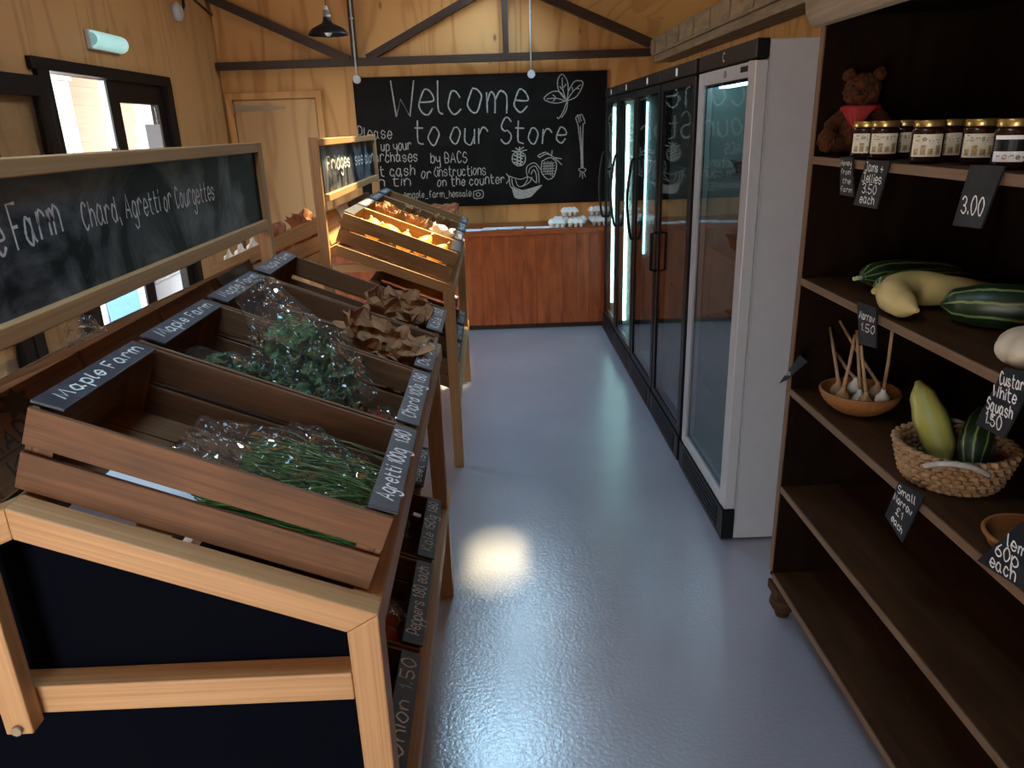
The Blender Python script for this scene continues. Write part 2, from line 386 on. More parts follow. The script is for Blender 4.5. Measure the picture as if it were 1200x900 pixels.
def copy_tree(o, parent=None):
    c = o.copy(); COL.objects.link(c)
    if parent: c.parent = parent
    for ch in [x for x in list(COL.objects) if x.parent == o]: copy_tree(ch, c)
    return c

# ------------------------------------------------------------------ chalk handwriting
G = {'a': "36 27 17 05 04 13 23 35|37 34 43", 'b': "09 03|05 17 27 36 34 23 13 04", 'c': "36 27 17 05 04 13 23 34",
     'd': "36 27 17 05 04 13 23 35|39 33", 'e': "05 35 36 27 17 05 04 13 23 34", 'f': "38 29 18 13|!06 26", 'g': "36 27 17 05 04 13 23 35|37 31 20 10 01",
     'h': "09 03|05 17 27 36 33", 'i': "!07 03|!09 08", 'j': "27 21 10 00|!29 28", 'k': "!09 03|!37 05 33", 'l': "09 04 13", 'm': "07 03|05 17 26 23|25 37 47 56 53",
     'n': "07 03|05 17 27 36 33", 'o': "17 05 04 13 23 35 36 27 17", 'p': "07 00|05 17 27 36 34 23 13 04", 'q': "36 27 17 05 04 13 23 35|37 30 41",
     'r': "07 03|05 17 27 36", 's': "36 27 17 06 15 25 34 23 13 04", 't': "19 14 23 33|!07 37", 'u': "07 04 13 23 35|37 33", 'v': "!07 13 37", 'w': "!07 13 26 33 57",
     'x': "!07 33|!03 37", 'y': "07 05 14 24 35|37 31 20 10", 'z': "!07 37 03 33",
     'A': "!03 29 43|!15 35", 'B': "03 09 29 38 36 06|26 35 34 23 03", 'C': "38 29 19 07 05 13 23 34", 'E': "!39 09 03 33|!06 26", 'F': "!39 09 03|!06 26", 'J': "39 34 23 13 04|!19 49", 'K': "!09 03|!39 05 43",
     'L': "!09 03 33", 'M': "!03 19 24 49 53", 'O': "29 18 05 14 23 34 46 38 29", 'P': "03 09 29 38 36 25 05", 'S': "38 29 19 07 16 26 35 34 23 13 04", 'T': "!09 49|!29 23", 'I': "!09 03",
     'H': "!09 03|!39 33|!06 36", 'D': "09 03|09 29 38 34 23 03", 'G': "38 29 19 07 05 13 23 35|!35 25", 'R': "03 09 29 38 36 06|16 33", 'N': "!03 09 33 39",
     'W': "!09 13 26 43 59", 'X': "!09 43|!03 49",
     '0': "19 07 05 13 23 35 37 29 19", '1': "!07 19 13", '3': "08 19 29 38 26 16|26 35 34 23 13 04", '4': "!39 05 45|!37 33", '5': "!39 09 06|06 26 35 34 23 13 04", '6': "39 17 05 04 13 23 34 35 26 16 05",
     '8': "26 37 29 19 07 16 26 35 34 23 13 04 05 16", '.': "!03 04", ',': "!04 12", '+': "!05 45|!27 23", '@': "36 26 15 24 34 37 28 18 06 04 13 33", '_': "!02 42", '(': "29 17 05 23", ')': "09 27 25 03",
     '£': "38 29 18 14 03 33|!06 26", '-': "!05 25", '?': "07 19 29 37 25 24|!23 22"}
def glyph_w(ch):
    if ch == ' ': return 2.6
    g = G.get(ch)
    return (max(int(q[0]) for st in g.split('|') for q in st.lstrip('!').split()) + 1.5) if g else 2
def split_words(t):
    tot = sum(glyph_w(c) for c in t) - 1.5; x = 0; out = []
    for i, wd in enumerate(t.split(' ')):
        w = sum(glyph_w(c) for c in wd); out.append((wd, x / tot, (x + w - 1.5) / tot)); x += w + 2.6
    return out
def smooth_pts(P, n=5):
    out = []
    for i in range(len(P) - 1):
        a, b, c, d = P[max(i - 1, 0)], P[i], P[i + 1], P[min(i + 2, len(P) - 1)]
        for k in range(n):
            t = k / n
            out.append(0.5 * ((2 * b) + (c - a) * t + (2 * a - 5 * b + 4 * c - d) * t * t + (3 * b - a - 3 * c + d) * t ** 3))
    return out + [P[-1]]
def ribbon(mb, P, w, fr):
    """P: 2D points (metres), fr(x, y) -> 3D"""
    m = len(P); Lp = []; Rp = []
    for i in range(m):
        t = P[min(i + 1, m - 1)] - P[max(i - 1, 0)]
        if t.length < 1e-9: t = V((1, 0))
        t.normalize(); nn = V((-t.y, t.x)) * (w / 2 * random.uniform(0.75, 1.15))
        Lp.append(P[i] + nn); Rp.append(P[i] - nn)
    for i in range(m - 1):
        mb.poly([fr(*Rp[i]), fr(*Rp[i + 1]), fr(*Lp[i + 1]), fr(*Lp[i])])
def chalk(mb, text, p0, p1, up, cap, w, nrm, eps=0.0012, jit=0.25):
    p0 = V(p0); p1 = V(p1); d = p1 - p0; Lw = d.length; d.normalize(); up = V(up); up = (up - d * up.dot(d)).normalized(); nrm = V(nrm).normalized()
    x = 0; strokes = []
    for ch in text:
        if ch == ' ': x += 2.6; continue
        g = G.get(ch)
        if not g: x += 2; continue
        mx = 0; jy = random.uniform(-jit, jit); sc = random.uniform(0.92, 1.08); sl = random.uniform(-.04, .08)
        for st in g.split('|'):
            sharp = st[0] == '!'
            pts = [V((int(q[0]), int(q[1]) - 3)) for q in st.lstrip('!').split()]
            mx = max(mx, max(q.x for q in pts))
            pts = [V((x + q.x * sc + q.y * sl + random.uniform(-.1, .1), q.y * sc + jy + random.uniform(-.12, .12))) for q in pts]
            strokes.append(pts if sharp else smooth_pts(pts))
        x += mx + 1.5
    sx = Lw / max(x - 1.5, 1); sy = cap / 6
    fr = lambda a, b: p0 + d * a + up * b + nrm * eps
    for st in strokes: ribbon(mb, [V((q.x * sx, q.y * sy)) for q in st], w, fr)
def doodle(mb, strokes, fr, w):
    for st in strokes:
        P = [V(p) for p in st]; ribbon(mb, smooth_pts(P, 4), w, fr)

# ================================================================== SETTING
XL, XR, YB, YF = -2.38, 1.62, 7.15, -1.6
RX = -1.1
def ceil_z(x): return 3.05 - 0.424 * x if x >= RX else 3.516 - 0.5 * (RX - x)
def panel(mb, fr, u, v, holes, th):
    """wall slab with rectangular holes; fr(u, v, t) -> 3D, t = depth"""
    us = sorted({u[0], u[1], *[h[0] for h in holes], *[h[1] for h in holes]}); vs = sorted({v[0], v[1], *[h[2] for h in holes], *[h[3] for h in holes]})
    for a, b in zip(us, us[1:]):
        for c, e in zip(vs, vs[1:]):
            if any(h[0] <= a and b <= h[1] and h[2] <= c and e <= h[3] for h in holes): continue
            P = [fr(x, y, t) for x in (a, b) for y in (c, e) for t in (0, th)]
            for q in ((0, 1, 3, 2), (4, 6, 7, 5), (0, 4, 5, 1), (2, 3, 7, 6), (0, 2, 6, 4), (1, 5, 7, 3)): mb.poly([P[k] for k in q])
mb = MB(); mb.b2(XL - 0.1, XR + 0.1, YF - 0.1, YB + 0.1, -0.08, 0); struct(mb.build('floor', M['floor']), 'pale grey painted floor')
mb = MB(); mb.prism([(XL - .1, 0), (XR + .1, 0), (XR + .1, ceil_z(XR + .1)), (RX, ceil_z(RX)), (XL - .1, ceil_z(XL - .1))], YB, YB + 0.1, V((0, 0, 1)))
struct(mb.build('wall_back', M['ply']), 'back wall of orange plywood')
mb = MB(); panel(mb, lambda u, v, t: V((XL - t, u, v)), (YF, YB), (0, ceil_z(XL)), [(4.35, 5.95, 0, 2.15)], 0.1)
struct(mb.build('wall_left', M['ply_left'], merge=False), 'left plywood wall with the glazed doors')
mb = MB(); mb.b2(XR, XR + 0.1, YF, YB, 0, ceil_z(XR)); struct(mb.build('wall_right', M['ply']), 'right plywood wall behind the coolers')
mb = MB(); panel(mb, lambda u, v, t: V((u, YF - t, v)), (XL - .1, XR + .1), (0, 2.35), [(-1.75, -0.95, 0, 2.1)], 0.1)
mb.prism([(XL - .1, 2.35), (XR + .1, 2.35), (XR + .1, ceil_z(XR + .1)), (RX, ceil_z(RX)), (XL - .1, ceil_z(XL - .1))], YF - 0.1, YF, V((0, 0, 1)))
struct(mb.build('wall_front', M['ply'], merge=False))
RL = [(-0.52, 0.26, 4.22, 5.12), (-0.75, -0.05, 0.6, 1.5), (0.56, 0.76, 3.52, 3.98), (-0.1, 0.45, 5.95, 6.85)]  # unseen roof openings, sized and placed to aim sun and sky light
mb = MB()
panel(mb, lambda u, v, t: V((u, v, ceil_z(u) + t)), (RX, XR + .1), (YF - .1, YB + .1), [(a, b, c, d) for a, b, c, d in RL], 0.08)
panel(mb, lambda u, v, t: V((u, v, 3.516 - 0.5 * (RX - u) + t)), (XL - .1, RX), (YF - .1, YB + .1), [], 0.08)
struct(mb.build('ceiling', M['ply_ceil'], merge=False), 'sloping plywood ceiling')
for i, (a, b, c, d) in enumerate(RL):
    mb = MB(); t = 0.05; fr = lambda u, v, w: V((u, v, ceil_z(u) + w))
    for (u0, u1, v0, v1) in ((a, a + t, c, d), (b - t, b, c, d), (a + t, b - t, c, c + t), (a + t, b - t, d - t, d)):
        panel(mb, fr, (u0, u1), (v0, v1), [], 0.1)
    w = struct(mb.build('window_%d' % (i + 2), M['black_frame'], merge=False), 'unseen roof window in the sloping ceiling, placed for its light')
    mb = MB(); panel(mb, lambda u, v, t: V((u, v, ceil_z(u) + 0.06 + t)), (a + t, b - t), (c + t, d - t), [], 0.006)
    mb.build('pane', M['window_glass'], w, merge=False)
    n = V((0.424, 0, 1)).normalized()
    portal('roof_portal', ((a + b) / 2, (c + d) / 2, ceil_z((a + b) / 2) + 0.15), (b - a, d - c), -n)
portal('side_portal', (XL - 0.14, 5.15, 1.08), (1.6, 2.14), (1, 0, 0))
portal('front_portal', (-1.35, YF - 0.14, 1.05), (0.8, 2.1), (0, 1, 0))

# roof truss of dark timber in front of the back wall
tr = bpy.data.objects.new('trim_1', None); COL.objects.link(tr); tr.location = (0, 7.06, 2.3); ORG[tr.as_pointer()] = V(tr.location)
struct(tr, 'dark brown roof truss in front of the back wall')
def member(name, a, b, w, mat=M['truss'], y=(7.02, 7.09)):
    a = V(a); b = V(b); d = (b - a).normalized(); n = V((-d.y, d.x)) * w / 2
    mb = MB(); mb.prism([tuple(q) for q in (a - n, b - n, b + n, a + n)], y[0], y[1], V((d.x, 0, d.y))); return mb.build(name, mat, tr)
member('chord', (-2.37, 2.325), (1.42, 2.335), 0.062)
member('brace', (-2.37, 2.87), (-1.22, 2.345), 0.075, y=(7.03, 7.10))
member('brace', (-1.06, 2.355), (0.06, 2.90), 0.062, y=(7.03, 7.10))
member('king_post', (0.15, 2.36), (0.15, 3.0), 0.05, y=(7.03, 7.10))
member('king_post', (-1.17, 2.36), (-1.17, 3.4), 0.045, y=(7.04, 7.10))
member('rafter', (0.16, 2.945), (1.42, 2.41), 0.075, y=(7.03, 7.10))
# grey wall plate along the right wall
mb = MB(); mb.b2(1.42, 1.61, 1.0, 7.0, 2.30, 2.44)
pl = struct(mb.build('trim_2', M['grey_wood'], bevel=0.006), 'weathered grey wall plate above the coolers')
for k in range(9):
    mb = MB(); y = 3.5 + k * 0.42; mb.b2(1.412, 1.42, y, y + 0.16, 2.315, 2.43); mb.build('block', M['grey_wood'], pl, bevel=0.003)
mb = MB(); mb.b2(1.44, 1.61, 1.0, 7.0, 2.245, 2.30); mb.build('ledge', M['grey_wood'], pl, bevel=0.005)

# board door in the back wall, with a frame and a strap hinge
d1 = bpy.data.objects.new('door_1', None); COL.objects.link(d1); d1.location = (-1.93, 7.1, 0); ORG[d1.as_pointer()] = V(d1.location)
struct(d1, 'plain plywood door with a strap hinge in the back wall')
mb = MB(); mb.b2(-2.29, -1.565, 7.115, 7.148, 0.01, 2.045); mb.build('leaf', M['door'], d1, bevel=0.003)
mb = MB(); mb.b2(-2.35, -2.298, 7.10, 7.149, 0, 2.11); mb.b2(-1.558, -1.505, 7.10, 7.149, 0, 2.11); mb.b2(-2.298, -1.558, 7.10, 7.149, 2.052, 2.11); mb.build('frame', M['ply'], d1, bevel=0.003)
for z in (1.98, 0.35):
    mb = MB(); mb.prism([(-2.28, z - .028), (-1.85, z - .012), (-1.83, z), (-1.85, z + .012), (-2.28, z + .028)], 7.105, 7.115, V((1, 0, 0))); mb.tube([(-2.292, 7.104, z - .045), (-2.292, 7.104, z + .045)], 0.010); mb.build('strap_hinge', M['strap'], d1)
mb = MB(); mb.box((-1.64, 7.108, 1.28), (0.05, 0.012, 0.09)); mb.tube([(-1.64, 7.102, 1.23), (-1.64, 7.07, 1.25), (-1.64, 7.07, 1.31), (-1.64, 7.102, 1.33)], 0.007); mb.build('latch', M['grey_metal'], d1)

# glazed black doors in the left wall (one leaf fixed, an open gap, two leaves folded back flat on the wall)
def glazed(name, y0, y1, z0, z1, x, th, fw, top, bot, label, n=None, mid=None):
    d = bpy.data.objects.new(name, None); COL.objects.link(d); d.location = (x, (y0 + y1) / 2, z0); ORG[d.as_pointer()] = V(d.location)
    struct(d, label)
    mb = MB(); mb.b2(x, x + th, y0, y0 + fw, z0, z1); mb.b2(x, x + th, y1 - fw, y1, z0, z1); mb.b2(x, x + th, y0 + fw, y1 - fw, z1 - top, z1); mb.b2(x, x + th, y0 + fw, y1 - fw, z0, z0 + bot)
    mb.build('frame', M['black_frame'], d, bevel=0.004)
    mb = MB(); mb.b2(x + th / 2 - .003, x + th / 2 + .003, y0 + fw, y1 - fw, z0 + bot, z1 - top); mb.build('pane', M['window_glass'], d)
    return d
fr_ = MB(); fr_.b2(XL - .09, XL + .03, 4.20, 5.95, 2.112, 2.175); fr_.b2(XL - .09, XL + .03, 5.86, 5.95, 0, 2.112); fr_.b2(XL - .02, XL + .03, 4.24, 4.35, 0, 2.112)
struct(fr_.build('trim_3', M['black_frame'], bevel=0.004), 'black outer frame around the doorway')
dd = glazed('door_2', 5.04, 5.855, 0.01, 2.108, XL - 0.06, 0.055, 0.12, 0.13, 0.14, 'black glazed door leaf standing shut in the doorway')
mb = MB(); mb.b2(XL - .055, XL - .012, 5.012, 5.038, 0.02, 1.62); mb.b2(XL - .055, XL - .012, 5.012, 5.038, 1.70, 2.10); mb.build('white_edge_strip', M['white'], dd)
glazed('door_3', 3.62, 4.235, 0.02, 2.075, XL + 0.02, 0.045, 0.085, 0.10, 0.14, 'black glazed door leaf folded back flat against the wall')
glazed('door_4', 2.86, 3.605, 0.02, 2.075, XL + 0.02, 0.045, 0.085, 0.10, 0.14, 'second black glazed leaf folded back along the left wall')
mb = MB(); a = 5.44; mb.b2(XL + .001, XL + .006, a, a + .24, 1.60, 1.845)
tag(mb.build('notice_sheet', M['paper'], bevel=0.001), 'white paper notice stuck on the glass of the shut door leaf', 'notice')

# ------------------------------------------------------------------ outside the doorway
mb = MB(); mb.b2(-12, XL - 0.1, 0.0, 16, -0.12, -0.06); struct(mb.build('ground', M['ground']))
mb = MB(); mb.b2(-3.5, -3.4, 6.42, 7.62, -0.06, 2.595); struct(mb.build('wall_outside', M['planks_out']), 'timber clad wall seen through the doorway')
mb = MB(); mb.b2(-3.52, -3.4, 7.62, 9.6, -0.06, 2.595); struct(mb.build('wall_outside_grey', M['grey_out']), 'grey boarded wall seen through the shut leaf')
mb = MB(); mb.b2(-5.5, XL - .1, 2.5, 9.6, 2.60, 2.70); struct(mb.build('ceiling_shade', M['planks_out']), 'unseen slab added outside the doorway to shade the boards')  # out of view, added to keep sky light off the outside cladding
mb = MB(); mb.b2(-3.45, -3.33, 6.25, 6.40, -0.06, 2.2); mb.b2(-3.47, -3.31, 6.23, 6.42, 2.2, 2.26)
tag(mb.build('door_post', M['white'], bevel=0.006), 'white painted post standing outside the open doorway', 'post')
bb = thing('storage_bin', (-3.02, 6.45, -0.06), 'blue plastic storage bin outside the open doorway', 'bin')
mb = MB(); mb.prism([(-3.22, -.06), (-2.86, -.06), (-2.82, .62), (-3.26, .62)], 6.1, 6.75, V((1, 0, 0))); mb.build('tub', M['blue'], bb, bevel=0.02)
mb = MB(); mb.b2(-3.28, -2.80, 6.07, 6.78, 0.625, 0.66); mb.build('lid', M['blue'], bb, bevel=0.01)

# ================================================================== DISPLAY STANDS
SL = math.atan(0.40)
def deck(x, z0=0.985): return z0 + 0.40 * (-0.22 - abs(x + 0.785) + 0.785 - 0.0) if False else z0 + 0.40 * (0.565 - abs(x + 0.785))
def make_stand(dx, y0, label, board_text, panel_black, board_mat_, dz=0.0):
    st = thing('display_stand', (-0.785 + dx, y0 + 0.8, 0), label, 'market stand')
    X = lambda x: x + dx
    def bar(name, poly, ya, yb, d, mat=M['pine']):
        mb = MB(); mb.prism([(X(a), b + dz if b > 0.01 else b) for a, b in poly], ya, yb, V(d)); return mb.build(name, mat, st, bevel=0.003)
    zr = deck(-0.785)
    for ya in (y0, y0 + 1.45):
        yb = ya + 0.05
        for sg in (1, -1):
            mx = (lambda a: a) if sg > 0 else (lambda a: -1.57 - a)
            bar('rafter', [(mx(a), b) for a, b in ((-.785, zr), (-.22, deck(-.22)), (-.276, .952), (-.785, zr - .056))], ya, yb, (0.93, 0, -0.37 * sg))
            bar('leg', [(mx(a), b) for a, b in ((-.22, deck(-.22)), (-.22, 0), (-.272, 0), (-.276, .952))], ya, yb, (0, 0, 1))
        bar('cross_beam', [(-1.294, .812), (-.276, .812), (-.276, .868), (-1.294, .868)], ya, yb - .002, (1, 0, 0))
    bar('centre_post', [(-.862, .80), (-.816, .80), (-.816, 1.728 - dz * .7), (-.862, 1.728 - dz * .7)], y0 - 0.035, y0 - 0.001, (0, 0, 1))
    mb = MB(); mb.tube([(X(-.839), y0 - .042, .812 + dz), (X(-.839), y0 - .034, .812 + dz)], .009); mb.build('bolt', M['strap'], st)
    for sg in (1, -1):
        for nm, a, z in (('side_rail', 0.0, .985), ('lower_rail', 0.0, .395)):
            xa, xb = (-.27, -.22) if sg > 0 else (-1.30, -1.35)
            bar(nm, [(xa, deck(xa, z) - .002), (xb, deck(xb, z) - .002), (xb, deck(xb, z) - .055), (xa, deck(xa, z) - .075)], y0 + .0505, y0 + 1.4495, (0, 1, 0))
            bar(nm, [(xa, deck(xa, z) - .002), (xb, deck(xb, z) - .002), (xb, deck(xb, z) - .055), (xa, deck(xa, z) - .075)], y0 + 1.5005, y0 + 1.65, (0, 1, 0))
        for z in (.985, .395):
            xa, xb = (-.56, -.62) if sg > 0 else (-.95, -1.01)
            bar('slope_rail', [(xa, deck(xa, z) - .002), (xb, deck(xb, z) - .002), (xb, deck(xb, z) - .03), (xa, deck(xa, z) - .03)], y0 + .0505, y0 + 1.4495, (0, 1, 0))
    bar('ridge_rail', [(-.815, zr - .06), (-.755, zr - .06), (-.755, zr - .018), (-.785, zr - .003), (-.815, zr - .018)], y0 + .0505, y0 + 1.4495, (0, 1, 0))
    bar('ridge_rail', [(-.785, zr - .06), (-.755, zr - .06), (-.755, zr - .018), (-.785, zr - .003)], y0 + 1.5005, y0 + 1.65, (0, 1, 0))
    lz = deck(-.785, .395)
    bar('lower_ridge', [(-.815, lz - .06), (-.755, lz - .06), (-.755, lz - .018), (-.785, lz - .003), (-.815, lz - .018)], y0 + .0505, y0 + 1.4495, (0, 1, 0))
    # header board on two posts
    bx = X(-.809)
    for ya in (y0 + 1.606,):
        mb = MB(); mb.b2(bx - .029, bx + .017, ya, ya + .04, zr - .06 + dz, 1.728 + dz * .3); mb.build('header_post', M['pine'], st, bevel=0.003)
    hd = MB(); hd.b2(bx - .028, bx + .016, y0, y0 + 1.6055, 1.696, 1.728); hd.build('header_rail', M['pine'], st, bevel=0.003)
    hd = MB(); hd.b2(bx - .028, bx + .016, y0, y0 + 1.6055, 1.437, 1.472); hd.build('header_rail', M['pine'], st, bevel=0.003)
    hb = MB(); hb.b2(bx - .014, bx - .002, y0, y0 + 1.6055, 1.4725, 1.6955); hb = hb.build('chalkboard_panel', board_mat_, st); hb['label'] = 'black chalkboard header'
    for (t, ya, za, yb, zb, cap, w) in board_text:
        A = V((bx - .002, ya, za)); B = V((bx - .002, yb, zb))
        for wd, a, b in split_words(t):
            mb = MB(); chalk(mb, wd, A.lerp(B, a), A.lerp(B, b), (0, 0, 1), cap, w, (1, 0, 0)); mb.build('chalk_word', M['chalk'], hb, merge=False)
    if panel_black:
        mb = MB(); mb.prism([(-1.294 + dx, 0.012), (-.279 + dx, 0.012), (-.279 + dx, .94), (-.785 + dx, zr - .066), (-1.291 + dx, .94)], y0 + .0485, y0 + .0512, V((0, 0, 1)))
        mb.build('end_panel', M['black_cloth'], st)['label'] = 'black panel closing the near end'
    return st
def hp(px, py):
    p = on_x(px, py, -.811); return (p.y, p.z)
Y1, Y2, DX2 = 1.05, 3.69, 0.0
make_stand(0, Y1, 'pine A-frame market stand nearest the camera, with a long chalkboard header',
           [('Maple Farm', *hp(-70, 325), *hp(73, 272), .070, .006), ('Chard, Agretti or Courgettes', *hp(99, 268), *hp(251, 233), .052, .0045)], True, M['dusty_board'])
make_stand(DX2, Y2, 'second pine market stand, in the sun between the near stand and the counter', [('Fridges i see along', *hp(384, 199), *hp(440, 189), .065, .010)], False, M['dusty_board'], 0.02)

# ---- slatted crates
CL, CW, CH = 0.598, 0.376, 0.15
def make_crate(mat, sm):
    root = thing('wooden_crate', (0, 0, 0), 'x', 'crate', 'slatted wooden crates on the stands', world=False)
    t = 0.009
    for sy in (-1, 1):
        for z0, z1 in ((0.002, 0.070), (0.084, CH)):
            mb = MB(); mb.b2(-CL / 2, CL / 2, sy * CW / 2, sy * (CW / 2 - t), z0, z1); mb.build('side_slat', mat, root, bevel=0.0018)
    for sx in (-1, 1):
        mb = MB(); mb.b2(sx * (CL / 2 - .001), sx * (CL / 2 - .013), -CW / 2 + t + .0005, CW / 2 - t - .0005, 0.002, CH - .001, d=V((0, 1, 0))); mb.build('end_panel', sm, root, bevel=0.0018)
        for sy in (-1, 1):
            mb = MB(); x0 = sx * (CL / 2 - .0135); y0 = sy * (CW / 2 - t - .0005)
            mb.prism([(x0, y0), (x0 - sx * .032, y0), (x0, y0 - sy * .032)], .01, CH - .006, V((0, 0, 1)), mp=lambda a, b, c: V((a, b, c))); mb.build('corner_post', mat, root)
    mb = MB()
    for k in range(4):
        yy = -CW / 2 + t + .001 + k * .0895; mb.b2(-CL / 2 + .0135, CL / 2 - .0135, yy, yy + .084, .004, .011)
    mb.build('base_slats', mat, root)
    return root
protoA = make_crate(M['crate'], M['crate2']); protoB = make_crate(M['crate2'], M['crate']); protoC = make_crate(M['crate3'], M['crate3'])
used = set()
PITCH = 0.3855
def crate(stand_dx, y, side, lower, label, proto, dz=0.0):
    if proto.name in used: c = copy_tree(proto)
    else: c = proto; used.add(proto.name)
    cx = 0.5215 + ((0.032 if lower < 2 else 0.098) if lower else 0); x = -cx if side > 0 else -1.615 + cx
    z = deck(x, .395 if lower else .985) + .0025
    c.location = (x + stand_dx, y, z + dz); c.rotation_euler = (0, SL * side, 0)
    c['label'] = label; c['category'] = 'crate'; c['group'] = 'slatted wooden crates on the stands'
    return c
def in_crate(c, p):
    R = Matrix.Rotation(c.rotation_euler.y, 3, 'Y'); return V(c.location) + R @ V(p)
y1 = [Y1 + .052 + CW / 2 + .001 + k * PITCH for k in range(4)]
yl = [v - .06 if i else v - .0 for i, v in enumerate(y1)]
P2 = [protoA, protoB]
C1 = [crate(0, y1[i], 1, False, t, P2[i % 2]) for i, t in enumerate((
    'brown slatted crate nearest the camera, holding the bag of fine green agretti',
    'brown slatted crate second from the camera on the near stand, holding the bags of chard',
    'brown slatted crate between the chard crate and the farthest crate of the near stand',
    'farthest brown slatted crate of the near stand, with a crumpled brown paper bag'))]
C1L = [crate(0, y1[i], -1, False, t, P2[(i + 1) % 2]) for i, t in enumerate((
    'stencilled crate on the window side of the near stand, nearest the camera',
    'plain crate on the window side of the near stand, just past the stencilled crate',
    'crate on the window side of the near stand with a clear bag poking up',
    'crate on the window side of the near stand with a blank slate on its end'))]
C1B = [crate(0, y1[i], 1, 1 + (i == 3), t, P2[i % 2]) for i, t in enumerate((
    'lower tier crate of the near stand with the Onion slate', 'lower tier crate of the near stand with the Peppers slate',
    'lower tier crate of the near stand with the Kale slate', 'lower tier crate at the far end of the near stand'))]
y2 = [v - Y1 + Y2 for v in y1]
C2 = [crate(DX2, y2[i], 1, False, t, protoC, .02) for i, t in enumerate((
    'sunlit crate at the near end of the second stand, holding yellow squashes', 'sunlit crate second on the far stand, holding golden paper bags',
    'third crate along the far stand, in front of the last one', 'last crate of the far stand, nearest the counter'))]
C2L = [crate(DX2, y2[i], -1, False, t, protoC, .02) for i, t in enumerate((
    'crate on the door side of the far stand, nearest, with brown bags and white bulbs', 'second crate on the door side of the far stand, behind the brown bags',
    'third crate on the door side of the far stand', 'crate on the door side of the far stand, closest to the counter'))]
C2B = [crate(DX2, y2[i], 1, 1 + (i == 3), t, P2[(i + 1) % 2], .02) for i, t in enumerate((
    'lower tier crate at the near end of the far stand', 'second lower tier crate of the far stand', 'third lower tier crate of the far stand', 'lower tier crate of the far stand closest to the counter'))]

# ---- slate strips lying on the crate rims
def slate_strip(c, end, text, label, ln=0.345, dy=0.0, wdt=0.052, cap=.030, chk=M['chalk'], w=.0042, xo=0.0):
    p = in_crate(c, (end * (CL / 2 - wdt / 2 + .004) + xo, dy, CH + .0022))
    t = thing('slate_label', p, label, 'label', 'slate price and name labels', world=False, rot=(0, c.rotation_euler.y, 0))
    mb = MB()
    mb.prism([(-wdt / 2, -ln / 2), (wdt / 2, -ln / 2 + .002), (wdt / 2 - .001, ln / 2), (-wdt / 2 + .002, ln / 2 - .001)], 0, .005, V((0, 1, 0)), mp=lambda a, b, z: V((a, b, z)))
    mb.build('slate', M['slate'], t, bevel=0.001)
    if text:
        A = V((cap * .42, -ln / 2 * .80, .005)); B = V((cap * .42, ln / 2 * .84, .005))
        for wd, a, b in split_words(text):
            if len(wd) == 1 and wd in '.,': continue
            mb = MB(); chalk(mb, wd, A.lerp(B, a), A.lerp(B, b), (-1, 0, 0), cap, w, (0, 0, 1), eps=.0008); mb.build('chalk_word', chk, t, merge=False)
    return t
for c, t, lb in zip(C1, ('Maple Farm',) * 4, ('nearest', 'second', 'third', 'farthest')):
    slate_strip(c, -1, t, {'nearest': 'slate strip reading Maple Farm on the ridge end of the agretti crate', 'second': 'slate strip reading Maple Farm at the ridge end of the chard bag crate',
                           'third': 'slate strip reading Maple Farm between the chard crate strip and the farthest strip', 'farthest': 'small blue-lit slate strip reading Maple Farm at the far end of the near stand'}[lb], ln=.35, cap=.026)
slate_strip(C1[0], 1, 'Agretti 100g . 1.80', 'slate price strip reading Agretti 100g 1.80 on the nearest crate', ln=.36, cap=.030)
slate_strip(C1[1], 1, 'Chard 100g 1.80', 'slate price strip reading Chard 100g 1.80 on the second crate', ln=.36, cap=.030)
slate_strip(C1[2], 1, 'Chard 1.80', 'small slate price strip just beyond the Chard 100g strip', ln=.25, dy=-.05, cap=.027)
slate_strip(C1[3], 1, 'Kale 1.80', 'blue-lit slate price strip at the far end of the near stand', ln=.30, dy=-.02, cap=.030)
slate_strip(C1B[0], 1, 'Onion 1.50', 'slate price strip reading Onion 1.50 on the lower tier', ln=.35, cap=.032)
slate_strip(C1B[1], 1, 'Peppers 1.80 each', 'slate price strip reading Peppers 1.80 each on the lower tier', ln=.36, cap=.032)
slate_strip(C1B[2], 1, 'Kale 150g 1.80', 'slate price strip reading Kale 150g 1.80 on the lower tier', ln=.36, cap=.030)
slate_strip(C1B[3], 1, 'Beet 1.50', 'slate price strip at the far end of the lower tier, past the Kale strip', ln=.30, cap=.030)
for c, t, lb in zip(C2, ('', 'Maple Farm', 'Maple Farm', 'Maple Farm'), ('sunlit blank strip on the ridge end of the nearest far-stand crate', 'pale blue slate strip on the ridge end of the golden bag crate', 'blue slate strip on the ridge end of the third far-stand crate', 'blue slate strip on the ridge end of the far-stand crate by the counter')):
    slate_strip(c, -1, t, lb, ln=.35, cap=.026)
for c, t, lb in zip(C2, ('', 'Squash 1.50', 'Potato 1.00', 'Leek 1.30'), ('sunlit blank strip on the aisle end of the yellow squash crate', 'blue slate strip on the aisle end of the golden bag crate', 'blue slate strip on the aisle end of the third far-stand crate', 'blue slate strip on the aisle end of the crate by the counter')):
    slate_strip(c, 1, t, lb, ln=.34, cap=.028)
for c, t, lb in zip(C2B, ('Beans 1.80', 'Carrots 1.50', 'Kale 1.80', 'Leek 1.30'), ('slate strip on the nearest lower crate of the far stand', 'slate strip on the second lower crate of the far stand', 'slate strip on the third lower crate of the far stand', 'slate strip on the lower far-stand crate closest to the counter')):
    slate_strip(c, 1, t, lb, ln=.34, cap=.028)
